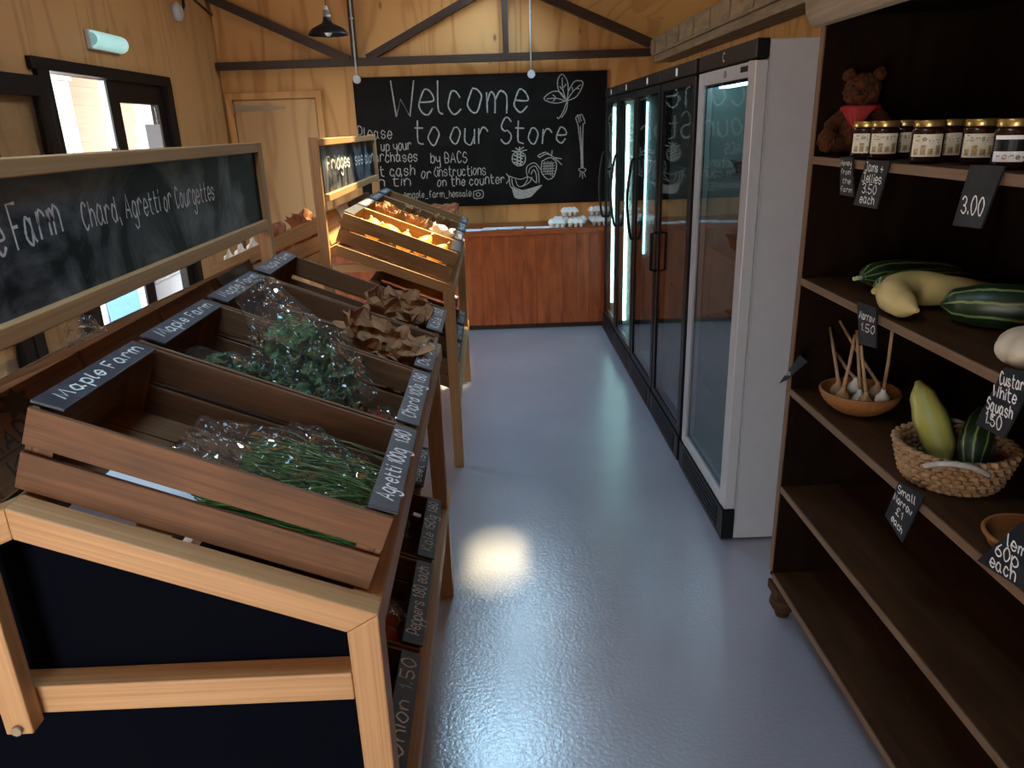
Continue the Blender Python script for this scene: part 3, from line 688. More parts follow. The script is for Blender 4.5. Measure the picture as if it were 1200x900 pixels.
# blank slates leaning on the ridge ends of window-side crates
def end_slate(c, label, dy=0.0, w=.30, h=.135, mat=M['slate']):
    p = in_crate(c, (CL / 2 + .0035, dy, CH / 2 + .006))
    mb = MB(); mb.b2(-.002, .004, -w / 2, w / 2, -h / 2, h / 2)
    o = mb.build('end_slate', mat, bevel=0.001); o.location = p; o.rotation_euler = (0, c.rotation_euler.y, 0); return tag(o, label, 'label')
end_slate(C1L[3], 'blank purple-grey slate on the end of the farthest window-side crate')
end_slate(C2L[1], 'grey slate coloured white for sunlight, on the door-side crate end by the ridge', mat=M['white'])  # white material stands in for sunlight on this slate
end_slate(C2L[2], 'grey slate on the third door-side crate end of the far stand')
end_slate(C2L[3], 'dark slate on the door-side crate end nearest the counter')
# stencil on the first window-side crate end: lettering and leaf mark
st = [o for o in COL.objects if o.parent == C1L[0] and o.name.startswith('end_panel')]
ep = max(st, key=lambda o: sum(v.co.x for v in o.data.vertices))
mb = MB(); ex = CL / 2 - .001
chalk(mb, 'MAPLE', (ex, -.17, .062), (ex, .02, .062), (0, 0, 1), .032, .007, (1, 0, 0), eps=.0009, jit=.05)
chalk(mb, 'KITX'[:3], (ex, -.14, .018), (ex, -.015, .018), (0, 0, 1), .030, .006, (1, 0, 0), eps=.0009, jit=.05)
doodle(mb, [[(-.17, .056), (-.05, .056), (.02, .056)]], lambda a, b: V((ex + .0009, a, b)), .003)
mb.poly([(ex + .0009, -.04 + .05 * math.cos(t) * (1 if k % 2 else .55), .122 + .030 * math.sin(t) * (1 if k % 2 else .6)) for k, t in enumerate([2 * PI * i / 14 for i in range(14)])])
mb.build('stencil_print', M['ink'], ep, merge=False)

# ---- produce in the crates
def crumple(amp, sc, seed):
    o = V((seed * 7.3, seed * 3.1, seed * 1.7))
    def f(p, n):
        q = p + noise.noise_vector(p * 9 + o) * .03
        d1, _ = noise.voronoi(q * sc + o); d2, _ = noise.voronoi(q * sc * 2.3 + o)
        return p + n * (amp * (d1[1] - d1[0] - .3) + amp * .45 * (d2[1] - d2[0] - .3) + amp * .8 * noise.noise(p * sc * 0.5 + o))
    return f
def film_bag(c, p, rad, rz, label, seed, mouth=0.0, rot_extra=None, floor=.8):
    """a clear bag: a crumpled pillow round its contents, pinched to a flat ruffled mouth at its -x end"""
    cr = crumple(min(rad) * .40, 15, seed)
    def disp(q, n):
        t = max(0.0, -q.x / rad[0]) if mouth else 0.0
        q2 = cr(q, n); q2.z = max(q2.z, -rad[2] * floor)
        if mouth and t > .25:
            e = (t - .25) / .75
            wv = noise.noise(V((seed, q.y * 30, 0))) * .03 * e
            r = max(1e-4, math.sqrt(max(0, 1 - t * t)))
            yy = q.y / r * (1 - .25 * e) if r > .08 else q2.y
            q2 = V((q2.x - mouth * e * e, q2.y * (1 - e) + max(-rad[1], min(rad[1], yy)) * .8 * e, q2.z * (1 - .55 * e) + wv + mouth * .55 * e * e))
        return q2
    mb = MB(); mb.blob((0, 0, 0), rad, 56, 36, rot=Matrix.Rotation(-PI / 2, 3, 'Y') @ Matrix.Identity(3) if False else None, disp=disp, smooth=True)
    o = mb.build('plastic_bag', M['film']); o.location = in_crate(c, p); o.rotation_euler = (0, c.rotation_euler.y, rz)
    if rot_extra: o.rotation_euler = rot_extra
    return tag(o, label, 'bag')
def strands(name, c, p, L, wid, hgt, n, rz, label, mat, r=.0016, stem=False, rot=None):
    mb = MB()
    for k in range(n):
        y = random.gauss(0, wid * .45); z = random.gauss(0, hgt * .4); x0 = random.uniform(-L * .5, -L * .1); ln = random.uniform(.45, 1.0) * L * .75
        y = max(-wid, min(wid, y)); z = max(-hgt, min(hgt, z)); a = random.gauss(0, .25); bz = random.gauss(0, .22)
        pts = []
        for i in range(5):
            t = i / 4; pts.append((min(x0 + ln * t, L * .52), y * (1 - .2 * t) + a * ln * t * .5 + .008 * math.sin(5 * t + k), max(-hgt, min(hgt, z + bz * ln * t * .5 + .006 * math.cos(4 * t + k)))))
        mb.tube(pts, [r, r * 1.2, r * 1.1, r, r * .4], 4, caps=False)
    o = mb.build(name, mat, merge=False); o.location = in_crate(c, p); o.rotation_euler = rot or (0, c.rotation_euler.y, rz)
    return tag(o, label, 'vegetable')
def leaves(name, c, p, L, wid, hgt, n, rz, label, mat, size=.03, rot=None):
    mb = MB()
    for k in range(n):
        q = V((random.uniform(-L / 2, L / 2), random.uniform(-wid, wid), random.uniform(-hgt, hgt)))
        if (q.x / L * 2) ** 2 + (q.y / wid) ** 2 + (q.z / hgt) ** 2 > 1: q *= .6
        R = Matrix.Rotation(random.uniform(0, 6.3), 3, 'Z') @ Matrix.Rotation(random.gauss(0, .6), 3, 'Y') @ Matrix.Rotation(random.gauss(0, .5), 3, 'X')
        s = size * random.uniform(.6, 1.3)
        def fn(a, b, q=q, R=R, s=s, k=k):
            x = (a - .4) * 2 * s; w = s * .55 * math.sin(PI * (.06 + .9 * a)) * (1 + .2 * math.sin(a * 22))
            return q + R @ V((x, (b - .5) * 2 * w, -.25 * s * a * a + .2 * s * abs(b - .5) + .10 * s * math.sin(a * 14 + b * 9)))
        mb.grid(fn, 6, 2)
    o = mb.build(name, mat, merge=False); o.location = in_crate(c, p); o.rotation_euler = rot or (0, c.rotation_euler.y, rz)
    return tag(o, label, 'vegetable')
strands('agretti_bunch', C1[0], (.135, -.005, .075), .27, .105, .050, 420, .08, 'bunch of fine green agretti inside the bag in the nearest crate', M['green'])
film_bag(C1[0], (.115, -.005, .080), (.165, .138, .070), .08, 'clear plastic bag of agretti in the nearest crate', 1, mouth=.055)
strands('agretti_bunch', C1[0], (.10, -.12, .030), .30, .030, .014, 90, .0, 'loose green agretti lying along the bottom front of the nearest crate', M['green'])
mb = MB(); mb.b2(-.17, .12, -.05, .05, 0, .0008); o = mb.build('paper_sheet', M['paper']); o.location = in_crate(C1[0], (-.03, -.07, .0125)); o.rotation_euler = (0, SL, 0.03); tag(o, 'white paper strip lying in the bottom of the nearest crate', 'paper')
rx = (.15, SL * .5, -.65)
leaves('chard_bunch', C1[1], (.03, .03, .13), .30, .075, .055, 170, 0, 'bunch of green chard in the big upright clear bag', M['green2'], rot=(.1, SL + .35, -.55))
film_bag(C1[1], (.02, .03, .140), (.19, .115, .085), 0, 'big crumpled clear bag of chard standing up in the second crate', 3, mouth=.05, rot_extra=(.1, SL + .35, -.55))
leaves('chard_bunch', C1[1], (-.09, -.065, .092), .26, .05, .032, 110, 0, 'bunch of green chard in the flat bag beside the big bag', M['green2'], rot=(0, SL, .12))
film_bag(C1[1], (-.085, -.06, .094), (.165, .068, .048), 0, 'flat clear bag of chard lying along the second crate', 5, rot_extra=(0, SL, .12))
for k in range(3):
    mb = MB(); mb.blob((0, 0, 0), (.022, .022, .02), 16, 10); t = mb; t.tube([(0, 0, .018), (.004, .003, .04)], [.003, .002], 6)
    o = t.build('radish', M['red']); o.location = in_crate(C1[1], (.18 + .032 * k, .04 + .02 * (k % 2), .034)); tag(o, 'red radish in the small clear bag of the second crate', 'vegetable', 'red radishes in the small bag')
film_bag(C1[1], (.235, .05, .045), (.06, .05, .034), .3, 'small clear bag with red radishes at the aisle end of the second crate', 6)
def paper_bag(loc, rot, w, d, h, mat, label, seed, amp=.02, flare=1.1, group=None, res=(44, 22)):
    o3 = V((seed * 5.1, seed * 2.3, seed * 9.7))
    def fn(a, b):
        th = 2 * PI * a; cx, cy = math.cos(th), math.sin(th); k = (abs(cx) ** 4 + abs(cy) ** 4) ** -.25
        if b < .15: s = b / .15; z = 0
        else: s = 1 - .1 * math.sin(PI * (b - .15)) + (flare - 1) * max(0, b - .6) * 2.5; z = h * (b - .15) / .85
        p = V((cx * k * w / 2 * s, cy * k * d / 2 * s, z))
        dd, _ = noise.voronoi((p + noise.noise_vector(p * 7 + o3) * .03) * 20 + o3)
        nn = V((cx, cy, .2))
        f = min(1, b * 4)
        p += nn * amp * f * ((dd[1] - dd[0]) * 1.9 - .5) + noise.noise_vector(p * 8 + o3) * amp * .7 * f
        if b > .9: p.z += amp * 1.6 * noise.noise(V((cx * 3, cy * 3, seed)))
        p.z = max(p.z, 0); return p
    mb = MB(); mb.grid(fn, res[0], res[1], smooth=False); o = mb.build('paper_bag', mat); o.location = loc; o.rotation_euler = rot
    m = o.modifiers.new('thickness', 'SOLIDIFY'); m.thickness = .001
    return tag(o, label, 'paper bag', group)
paper_bag(in_crate(C1[2], (.150, .0, .016)), (.0, SL, .08), .22, .19, .15, M['kraft'], 'large crumpled brown paper bag lying open near the aisle end of the near stand', 2, amp=.035, flare=1.25)
paper_bag(in_crate(C1[3], (.155, .0, .016)), (0, SL, -.08), .20, .19, .16, M['kraft'], 'crumpled brown paper bag in the farthest crate of the near stand', 4, amp=.03, flare=1.15)
def courgette(name, pts, rads, mat, label, cat='vegetable', stem=True, group=None, ribs=0.0, n=20, stem_mat=None):
    root = thing(name, pts[0], label, cat, group)
    P = smooth_pts([V(p) for p in pts], 6); k = len(rads); R = []
    for i in range(len(P)):
        t = i / (len(P) - 1) * (k - 1); a = int(min(t, k - 2)); f = t - a; f = f * f * (3 - 2 * f); R.append(rads[a] * (1 - f) + rads[a + 1] * f)
    mb = MB(); mb.tube(P, R, n, rib=(lambda th: 1 + ribs * abs(math.cos(4 * th))) if ribs else None); mb.build('flesh', mat, root)
    if stem:
        d = (V(pts[0]) - V(pts[1])).normalized(); mb = MB(); mb.tube([V(pts[0]) - d * .004, V(pts[0]) + d * .012, V(pts[0]) + d * .03], [rads[0] * .8, rads[0] * .55, rads[0] * .5], 8); mb.build('stem', stem_mat or M['stem'], root)
    return root
q = in_crate(C1[3], (.215, .145, .09)); courgette('courgette', [q, q + V((.02, -.01, -.01)), q + V((.035, -.03, -.02))], [.012, .022, .012], M['dark_marrow'], 'small green courgette beside the paper bag at the far end of the near stand', stem=True)
# lower tier: bag of peppers
for k, (x, y, z) in enumerate(((.215, -.125, .10), (.205, -.045, .10), (.130, -.105, .10))):
    q = in_crate(C1B[1], (x, y, z)); pep = thing('red_pepper', q, 'red pepper in the clear bag on the lower tier', 'vegetable', 'red peppers on the lower tier')
    mb = MB(); mb.blob(q, (.036, .036, .042), 20, 12, disp=lambda p, n: p * (1 + .08 * math.cos(3 * math.atan2(n.y, n.x)))); mb.build('flesh', M['red'], pep)
    mb = MB(); mb.tube([q + V((0, 0, .036)), q + V((.005, 0, .06))], [.007, .005], 6); mb.build('stem', M['stem'], pep)
film_bag(C1B[1], (.185, -.085, .112), (.085, .085, .068), 0, 'clear bag over the red peppers on the lower tier', 9)
leaves('kale_bunch', C1B[2], (.1, 0, .085), .24, .11, .05, 120, 0, 'bunch of dark green kale in the lower tier crate with the Kale slate', M['green2'], size=.035)
leaves('chard_bunch', C1B[3], (.1, 0, .085), .24, .11, .045, 110, 0, 'bunch of greens in the lower crate at the far end of the near stand', M['green'], size=.035)
for k in range(7):
    q = in_crate(C1B[1], (-.12 + .075 * (k % 3), -.10 + .095 * (k // 3), .05)); pep = thing('green_pepper', q, 'green pepper in the lower crate with the Peppers slate', 'vegetable', 'green peppers in the lower crate')
    mb = MB(); mb.blob(q, (.034, .034, .036), 18, 12, disp=lambda p, n: p * (1 + .08 * math.cos(3 * math.atan2(n.y, n.x)))); mb.build('flesh', M['green2'], pep)
    mb = MB(); mb.tube([q + V((0, 0, .032)), q + V((.004, 0, .05))], [.006, .004], 6); mb.build('stem', M['stem'], pep)
# window side of the near stand: clear bag
film_bag(C1L[2], (-.02, .0, .12), (.07, .06, .10), 0, 'clear plastic bag poking above the window-side crates of the near stand', 11)
# far stand: squashes, golden bags, foil packets
for k in range(6):
    q = in_crate(C2[0], (-.16 + .09 * (k % 5), -.08 + .10 * (k % 2), .098)); sq = thing('yellow_squash', q, 'small yellow squash in the sunlit nearest crate of the far stand', 'vegetable', 'yellow squashes in the sunlit crate')
    R = Matrix.Rotation(random.uniform(0, 3), 3, 'Z') @ Matrix.Rotation(.9, 3, 'Y')
    mb = MB(); mb.blob(q, (.042, .042, .065), 18, 12, rot=R, disp=lambda p, n: V((p.x * (1 - .35 * n.z), p.y * (1 - .35 * n.z), p.z))); mb.build('flesh', M['yellow'], sq)
    mb = MB(); mb.tube([q + R @ V((0, 0, .062)), q + R @ V((0, 0, .082))], [.008, .006], 6); mb.build('stem', M['stem'], sq)
for k, (x, y, cr_, m, lb) in enumerate(((-.15, 0, 1, 'kraft', 'golden crumpled paper bag at the ridge end of the second far-stand crate'), (.02, .01, 1, 'kraft', 'golden crumpled paper bag in the middle of the second far-stand crate'), (.175, .0, 1, 'paper', 'white crumpled paper bag at the aisle end of the second far-stand crate'),
                                       (-.05, 0, 2, 'kraft', 'brown paper bag in the third crate of the far stand'), (.14, 0, 2, 'kraft', 'brown paper bag at the aisle end of the third far-stand crate'))):
    paper_bag(in_crate(C2[cr_], (x, y, .018)), (0, SL, .1 * k - .2), .11, .15, .15, M[m], lb, 20 + k, amp=.018, flare=1.2, group='crumpled paper bags on the far stand', res=(30, 14))
# far stand, door side: brown bags, white bulbs
for k, (x, y, lb) in enumerate(((.0, .02, 'dark brown paper bag in the near door-side crate, left of the taller bag'), (.16, .0, 'taller dark brown paper bag in the near door-side crate of the far stand'))):
    paper_bag(in_crate(C2L[0], (x, y, .018)), (0, -SL, .1 * k), .11, .13, .19, M['kraft_red'], lb, 30 + k, amp=.016, group='crumpled paper bags on the far stand', res=(30, 14))
for k in range(5):
    q = in_crate(C2L[0], (-.245 + .036 * k, -.07 + .065 * (k % 2), .145 if k != 4 else .15)); q.z -= .0
    gb = thing('garlic_bulb', q, 'white garlic bulb in the door-side crate of the far stand', 'vegetable', 'white garlic bulbs in the door-side crate')
    mb = MB(); mb.lathe([(0.001, -.024), (.02, -.02), (.03, -.004), (.026, .012), (.010, .024), (.005, .045), (.003, .05)], 16, q, disp=lambda p, th: V((p.x * (1 + .08 * math.cos(6 * th)), p.y * (1 + .08 * math.cos(6 * th)), p.z))); mb.build('cloves', M['garlic'], gb)
    mb = MB(); mb.tube([q + V((0, 0, -.024)), q + V((0, 0, -.030))], .009, 8); mb.build('root', M['stalk'], gb)
leaves('straw_bed', C2L[0], (-.17, 0, .06), .19, .11, .035, 90, 0, 'dry leaf bed under the garlic in the door-side crate', M['stalk'], size=.03)

# ================================================================== COUNTER AND BACK WALL
ct = thing('shop_counter', (0.05, 6.85, 0), 'red stained board counter along the back wall', 'counter')
mb = MB(); x = -1.45; k = 0
while x < 1.55:
    mb.b2(x, min(x + .118, 1.6), 6.565, 6.585, .05, .855, d=V((0, 0, 1))); x += .12
mb.build('front_boards', M['counter'], ct)
mb = MB(); mb.b2(-1.45, -1.43, 6.586, 7.14, .05, .855); mb.b2(1.58, 1.6, 6.586, 7.14, .05, .855); mb.build('end_panel', M['counter'], ct)
mb = MB(); mb.b2(-1.43, 1.58, 6.60, 6.64, 0.001, .05); mb.build('plinth', M['truss'], ct)
mb = MB(); mb.b2(-1.47, 1.61, 6.54, 7.145, .857, .90); mb.build('worktop', M['counter'], ct, bevel=0.004)
bd = thing('welcome_chalkboard', (-.08, 7.13, 1.06), 'large black chalkboard with Welcome to our Store on the back wall', 'chalkboard')
BY = 7.118
mb = MB(); mb.b2(-1.217, 1.048, BY, 7.148, 1.064, 2.206); pb = mb.build('board', M['black_board'], bd, bevel=0.002)
mb = MB(); mbd = MB()
def T(t, x0, yy0, x1, yy1, cap, w, m=None):
    for wd, a, b in split_words(t):
        m = MB(); A = V(on_y(x0, yy0, BY)); B = V(on_y(x1, yy1, BY)); chalk(m, wd, A.lerp(B, a), A.lerp(B, b), (0, 0, 1), cap, w, (0, -1, 0), eps=.0015)
        m.build('chalk_word', M['chalk_dim'], pb, merge=False)
T('Welcome', 459, 136, 618, 131, .285, .013); T('to our Store', 486, 169, 663, 168, .205, .012)
T('Please', 420, 162.5, 459, 162, .10, .008, mbd); T('up your', 447, 177, 482, 175.5, .085, .008, mbd); T('Tot', 421, 177, 438, 176.5, .085, .008, mbd)
T('purchases', 433, 190, 489, 189, .09, .008, mbd); T('by BACS', 505, 191, 547, 190, .09, .008, mbd)
T('Put cash', 431, 207, 486, 205.5, .095, .009, mbd); T('or', 494, 209, 505, 209, .09, .008, mbd); T('(instructions', 509, 207, 569, 204.5, .085, .007, mbd)
T('in tin', 440, 218.5, 481, 217.5, .09, .009, mbd); T('on the counter)', 513, 218.5, 596, 214.5, .085, .008, mbd); T('following on @maple_farm_hessale', 430, 233.5, 552, 230, .06, .006, mbd)
fr = lambda a, b: on_y(400 + a / 3.53, 60 + b / 3.53, BY - .0015)
def dood(mm, sts, w): 
    for s_ in sts:
        P = smooth_pts([V(p) for p in s_], 4); m_ = len(P)
        sc = w * 3.53 * 131
        for i in range(m_ - 1):
            t = P[i + 1] - P[i]
            if t.length < 1e-6: continue
            t.normalize(); n_ = V((-t.y, t.x)) * sc / 2; mm.poly([fr(*(P[i] - n_)), fr(*(P[i] + n_)), fr(*(P[i + 1] + n_)), fr(*(P[i + 1] - n_))])
dood(mbd, [[(548, 580), (582, 576), (585, 604), (550, 608), (548, 580)], [(566, 584), (576, 592), (566, 601), (557, 592), (566, 584)]], .007)
mbd.build('chalk_icon', M['chalk_dim'], pb, merge=False)
md = MB()
dood(md, [[(932, 205), (900, 165), (895, 120), (914, 95), (935, 125), (938, 170), (932, 205)], [(930, 205), (885, 215), (838, 198), (870, 168), (905, 170), (928, 200)], [(935, 205), (975, 185), (1000, 130), (965, 125), (940, 165)],
          [(933, 205), (920, 245), (900, 278), (893, 272)], [(936, 208), (930, 245), (910, 275)], [(928, 200), (915, 150), (914, 110)], [(925, 205), (890, 195), (850, 197)], [(935, 200), (960, 165), (990, 138)], [(915, 160), (903, 145)], [(920, 150), (930, 135)], [(890, 195), (875, 180)], [(885, 197), (875, 208)], [(958, 168), (955, 148)], [(970, 155), (985, 155)]], .008)
md.build('leaf_sprig_drawing', M['chalk_dim'], pb, merge=False)
md = MB()
dood(md, [[(978, 300), (990, 400), (992, 485)], [(1000, 300), (998, 400), (1000, 485)], [(988, 310), (994, 400), (996, 480)], [(978, 300), (970, 275), (985, 265), (992, 290)], [(1000, 300), (1008, 295), (995, 262), (985, 268)], [(985, 295), (978, 262)], [(980, 490), (995, 482), (1012, 490), (1000, 500), (982, 492)], [(990, 500), (986, 520)], [(997, 500), (998, 528)], [(1002, 500), (1010, 520)]], .008)
md.build('leek_drawing', M['chalk_dim'], pb, merge=False)
md = MB()
dood(md, [[(735, 415), (760, 430), (756, 465), (730, 474), (708, 455), (712, 425), (735, 415)], [(735, 415), (738, 395)], [(705, 412), (735, 415), (768, 408)], [(735, 410), (720, 400)], [(735, 410), (755, 396)]], .009)
dood(md, [[(715, 430), (750, 445)], [(712, 445), (752, 460)], [(725, 422), (755, 435)], [(715, 458), (745, 470)], [(728, 470), (728, 420)], [(742, 470), (742, 420)]], .012)
md.build('tomato_drawing', M['chalk_dim'], pb, merge=False)
md = MB()
dood(md, [[(830, 455), (828, 500), (855, 530), (880, 515), (890, 465), (865, 440), (830, 455)], [(820, 440), (850, 425), (880, 440), (912, 470)], [(815, 430), (845, 418), (868, 430), (872, 410)], [(880, 440), (912, 445)], [(820, 440), (812, 432)]], .008)
dood(md, [[(840 + 7 * k, 455 + 3 * (k % 2)), (838 + 7 * k, 500 + 4 * k)] for k in range(6)] + [[(832, 465 + 11 * j), (884, 462 + 11 * j)] for j in range(5)], .005)
md.build('berry_drawing', M['chalk_dim'], pb, merge=False)
md = MB()
dood(md, [[(690, 515), (740, 530), (775, 520), (805, 545)], [(695, 515), (700, 560), (730, 580)], [(705, 525), (712, 560), (745, 575)], [(720, 530), (735, 560), (775, 545), (790, 520)], [(765, 500), (770, 475), (800, 462), (825, 490)], [(775, 505), (780, 485), (800, 475), (815, 500), (818, 545)], [(785, 510), (795, 490), (806, 510), (808, 545)], [(765, 500), (770, 530), (750, 560)]], .007)
dood(md, [[(705 + 2 * j, 565 + 7 * j), (735, 578 + 6 * j), (775, 572 + 6 * j), (830 - 8 * j, 555 + 8 * j)] for j in range(6)], .014)
md.build('hen_drawing', M['chalk_dim'], pb, merge=False)
for x, lb in ((-1.158, 'white hanging rod with a round end at the top left of the big chalkboard'), (.365, 'white hanging rod with a round end at the top right of the big chalkboard')):
    zt = ceil_z(x) - .002; rd = thing('hanging_rod', (x, 7.0, zt), lb, 'rod', 'white rods above the big chalkboard')
    mb = MB(); mb.tube([(x, 7.005, 2.19), (x, 7.005, zt)], .008, 8); mb.build('rod', M['white'], rd)
    mb = MB(); mb.tube([(x, 7.012, 2.185), (x, 6.992, 2.185)], [.034, .034], 20); mb.build('end_disc', M['white'], rd)
    mb = MB(); mb.tube([(x, 7.005, 2.66), (x, 7.005, 2.675)], .014, 10); mb.build('collar', M['white'], rd)
# things on the counter
for k, (px, py, w, d, lb) in enumerate(((553, 277, .13, .16, 'white sheet at the left front of the counter, half behind the far stand'), (590, 268, .36, .14, 'wide grey-white paper at the back of the counter, left of the middle'), (572, 276, .14, .10, 'small bright white card at the front edge of the counter'),
                                       (640, 268, .34, .13, 'wide paper sheet right of the middle on the counter'), (590, 274, .12, .10, 'white card next to the small bright card on the counter front'))):
    p = on_z(px, py, .901 + .0008 * k); p.y = max(6.66, min(7.0, p.y + .05)) if k not in (0, 2, 4) else 6.64; p.x = p.x + (0.03 if k == 4 else 0)
    mb = MB(); mb.b2(-w / 2, w / 2, -d / 2, d / 2, 0, .0006); o = mb.build('paper_sheet', M['paper']); o.location = (p.x, p.y, .9008 + .001 * k); o.rotation_euler = (0, 0, [.1, -.05, .05, .03, -.1][k]); tag(o, lb, 'paper', 'papers on the counter')
def egg_box(loc, label, rz=0):
    r = thing('egg_box', loc, label, 'egg box', 'white egg boxes on the counter', world=False, rot=(0, 0, rz))
    mb = MB()
    for i in range(3):
        for j in range(2):
            mb.lathe([(0.001, 0), (.016, 0), (.024, .036), (.0245, .04)], 12, (-.048 + .048 * i, -.026 + .052 * j, 0))
    mb.b2(-.078, .078, -.056, .056, .036, .041); mb.build('tray', M['egg'], r)
    mb = MB()
    def fn(a, b):
        u, v = a * 2 - 1, b * 2 - 1; e = (1 - max(abs(u), abs(v)) ** 6)
        return V((u * .076, v * .054, .041 + .034 * e * (0.85 + .15 * abs(math.sin(a * 3 * PI)))))
    mb.grid(fn, 24, 10); mb.build('lid', M['egg'], r)
    return r
for x, y, z, lb, rz in ((.55, 6.66, .901, 'white egg box at the front left of the egg boxes on the counter', .05), (.715, 6.66, .901, 'white egg box at the front of the counter, right beside the front left one', -.04),
                        (.60, 6.83, .901, 'white egg box behind the front two, carrying the upper box', 0), (.76, 6.84, .901, 'white egg box behind the front right one', 0), (.68, 6.83, .978, 'white egg box on top of the stack left of the coolers', .03),
                        (.93, 6.70, .901, 'white egg box at the front beside the coolers', .02), (.93, 6.85, .901, 'white egg box at the back beside the coolers', 0), (.93, 6.84, .978, 'white egg box on top of the stack beside the coolers', .05)):
    egg_box((x, y, z), lb, rz)
paper_bag((-.44, 6.85, .901), (0, 0, .2), .26, .17, .21, M['kraft_red'], 'red-brown paper carrier bag standing on the counter behind the far stand', 41, amp=.012, flare=1.02)

# pendant lamp, emergency light, wall sensor
pd = thing('pendant_lamp', (-1.17, 6.0, 2.45), 'black enamel pendant lamp hanging over the door corner', 'lamp')
c0 = (-1.17, 6.0, 2.43)
mb = MB(); mb.lathe([(.145, .0), (.142, .012), (.118, .040), (.075, .062), (.040, .078), (.030, .095), (.028, .12)], 36, c0); mb.lathe([(.141, .0), (.114, .036), (.07, .058), (.03, .07)], 36, c0); mb.build('shade', M['black'], pd)
mb = MB(); mb.lathe([(.030, .12), (.030, .135), (.022, .14), (.021, .165), (.001, .166)], 20, c0); mb.build('lamp_holder', M['grey_metal'], pd)
mb = MB(); mb.lathe([(.018, .166), (.016, .18), (.008, .195), (.001, .196)], 16, c0); mb.build('cord_grip', M['white'], pd)
mb = MB(); mb.tube([V(c0) + V((0, 0, .19)), V((-1.17, 6.0, ceil_z(-1.17)))], .003, 6); mb.build('cord', M['black'], pd)
mb = MB(); mb.blob(V(c0) + V((0, 0, .03)), (.03, .03, .04), 16, 10); mb.build('bulb', M['paper'], pd)
em = thing('emergency_light', (XL + .03, 5.05, 2.32), 'glowing pale green emergency bulkhead light above the glazed doors', 'light')
mb = MB(); mb.b2(XL + .002, XL + .03, 4.86, 5.25, 2.265, 2.375); mb.build('base', M['white'], em, bevel=0.006)
mb = MB()
def fn(a, b):
    y = 4.865 + .38 * a; th = PI * b; rr = 1 + .03 * math.sin(a * 2 * PI * 14); e = 1 if 0.02 < a < .98 else .75
    return V((XL + .03 + .055 * math.sin(th) * rr * e, y, 2.32 - .05 * math.cos(th) * e))
mb.grid(fn, 84, 10); mb.build('lens', M['exit_lens'], em)
ws = thing('wall_sensor', (XL + .02, 6.35, 2.68), 'small round white sensor high on the left wall with a black cable', 'sensor')
mb = MB(); mb.tube([(XL + .002, 6.33, 2.66), (XL + .03, 6.33, 2.66), (XL + .05, 6.33, 2.66)], [.07, .068, .04], 24); mb.build('dome', M['white'], ws)
mb = MB(); mb.tube([(XL + .012, 6.42, 2.66), (XL + .03, 6.45, 2.72), (XL + .02, 6.47, 2.80)], .012, 8); mb.build('bracket', M['black'], ws)
mb = MB(); mb.tube([(XL + .012, 6.47, 2.80), (XL + .012, 6.6, 2.83), (XL + .012, 7.0, 2.76), (XL + .012, 7.12, 2.74)], .008, 6); mb.build('cable', M['black'], ws)

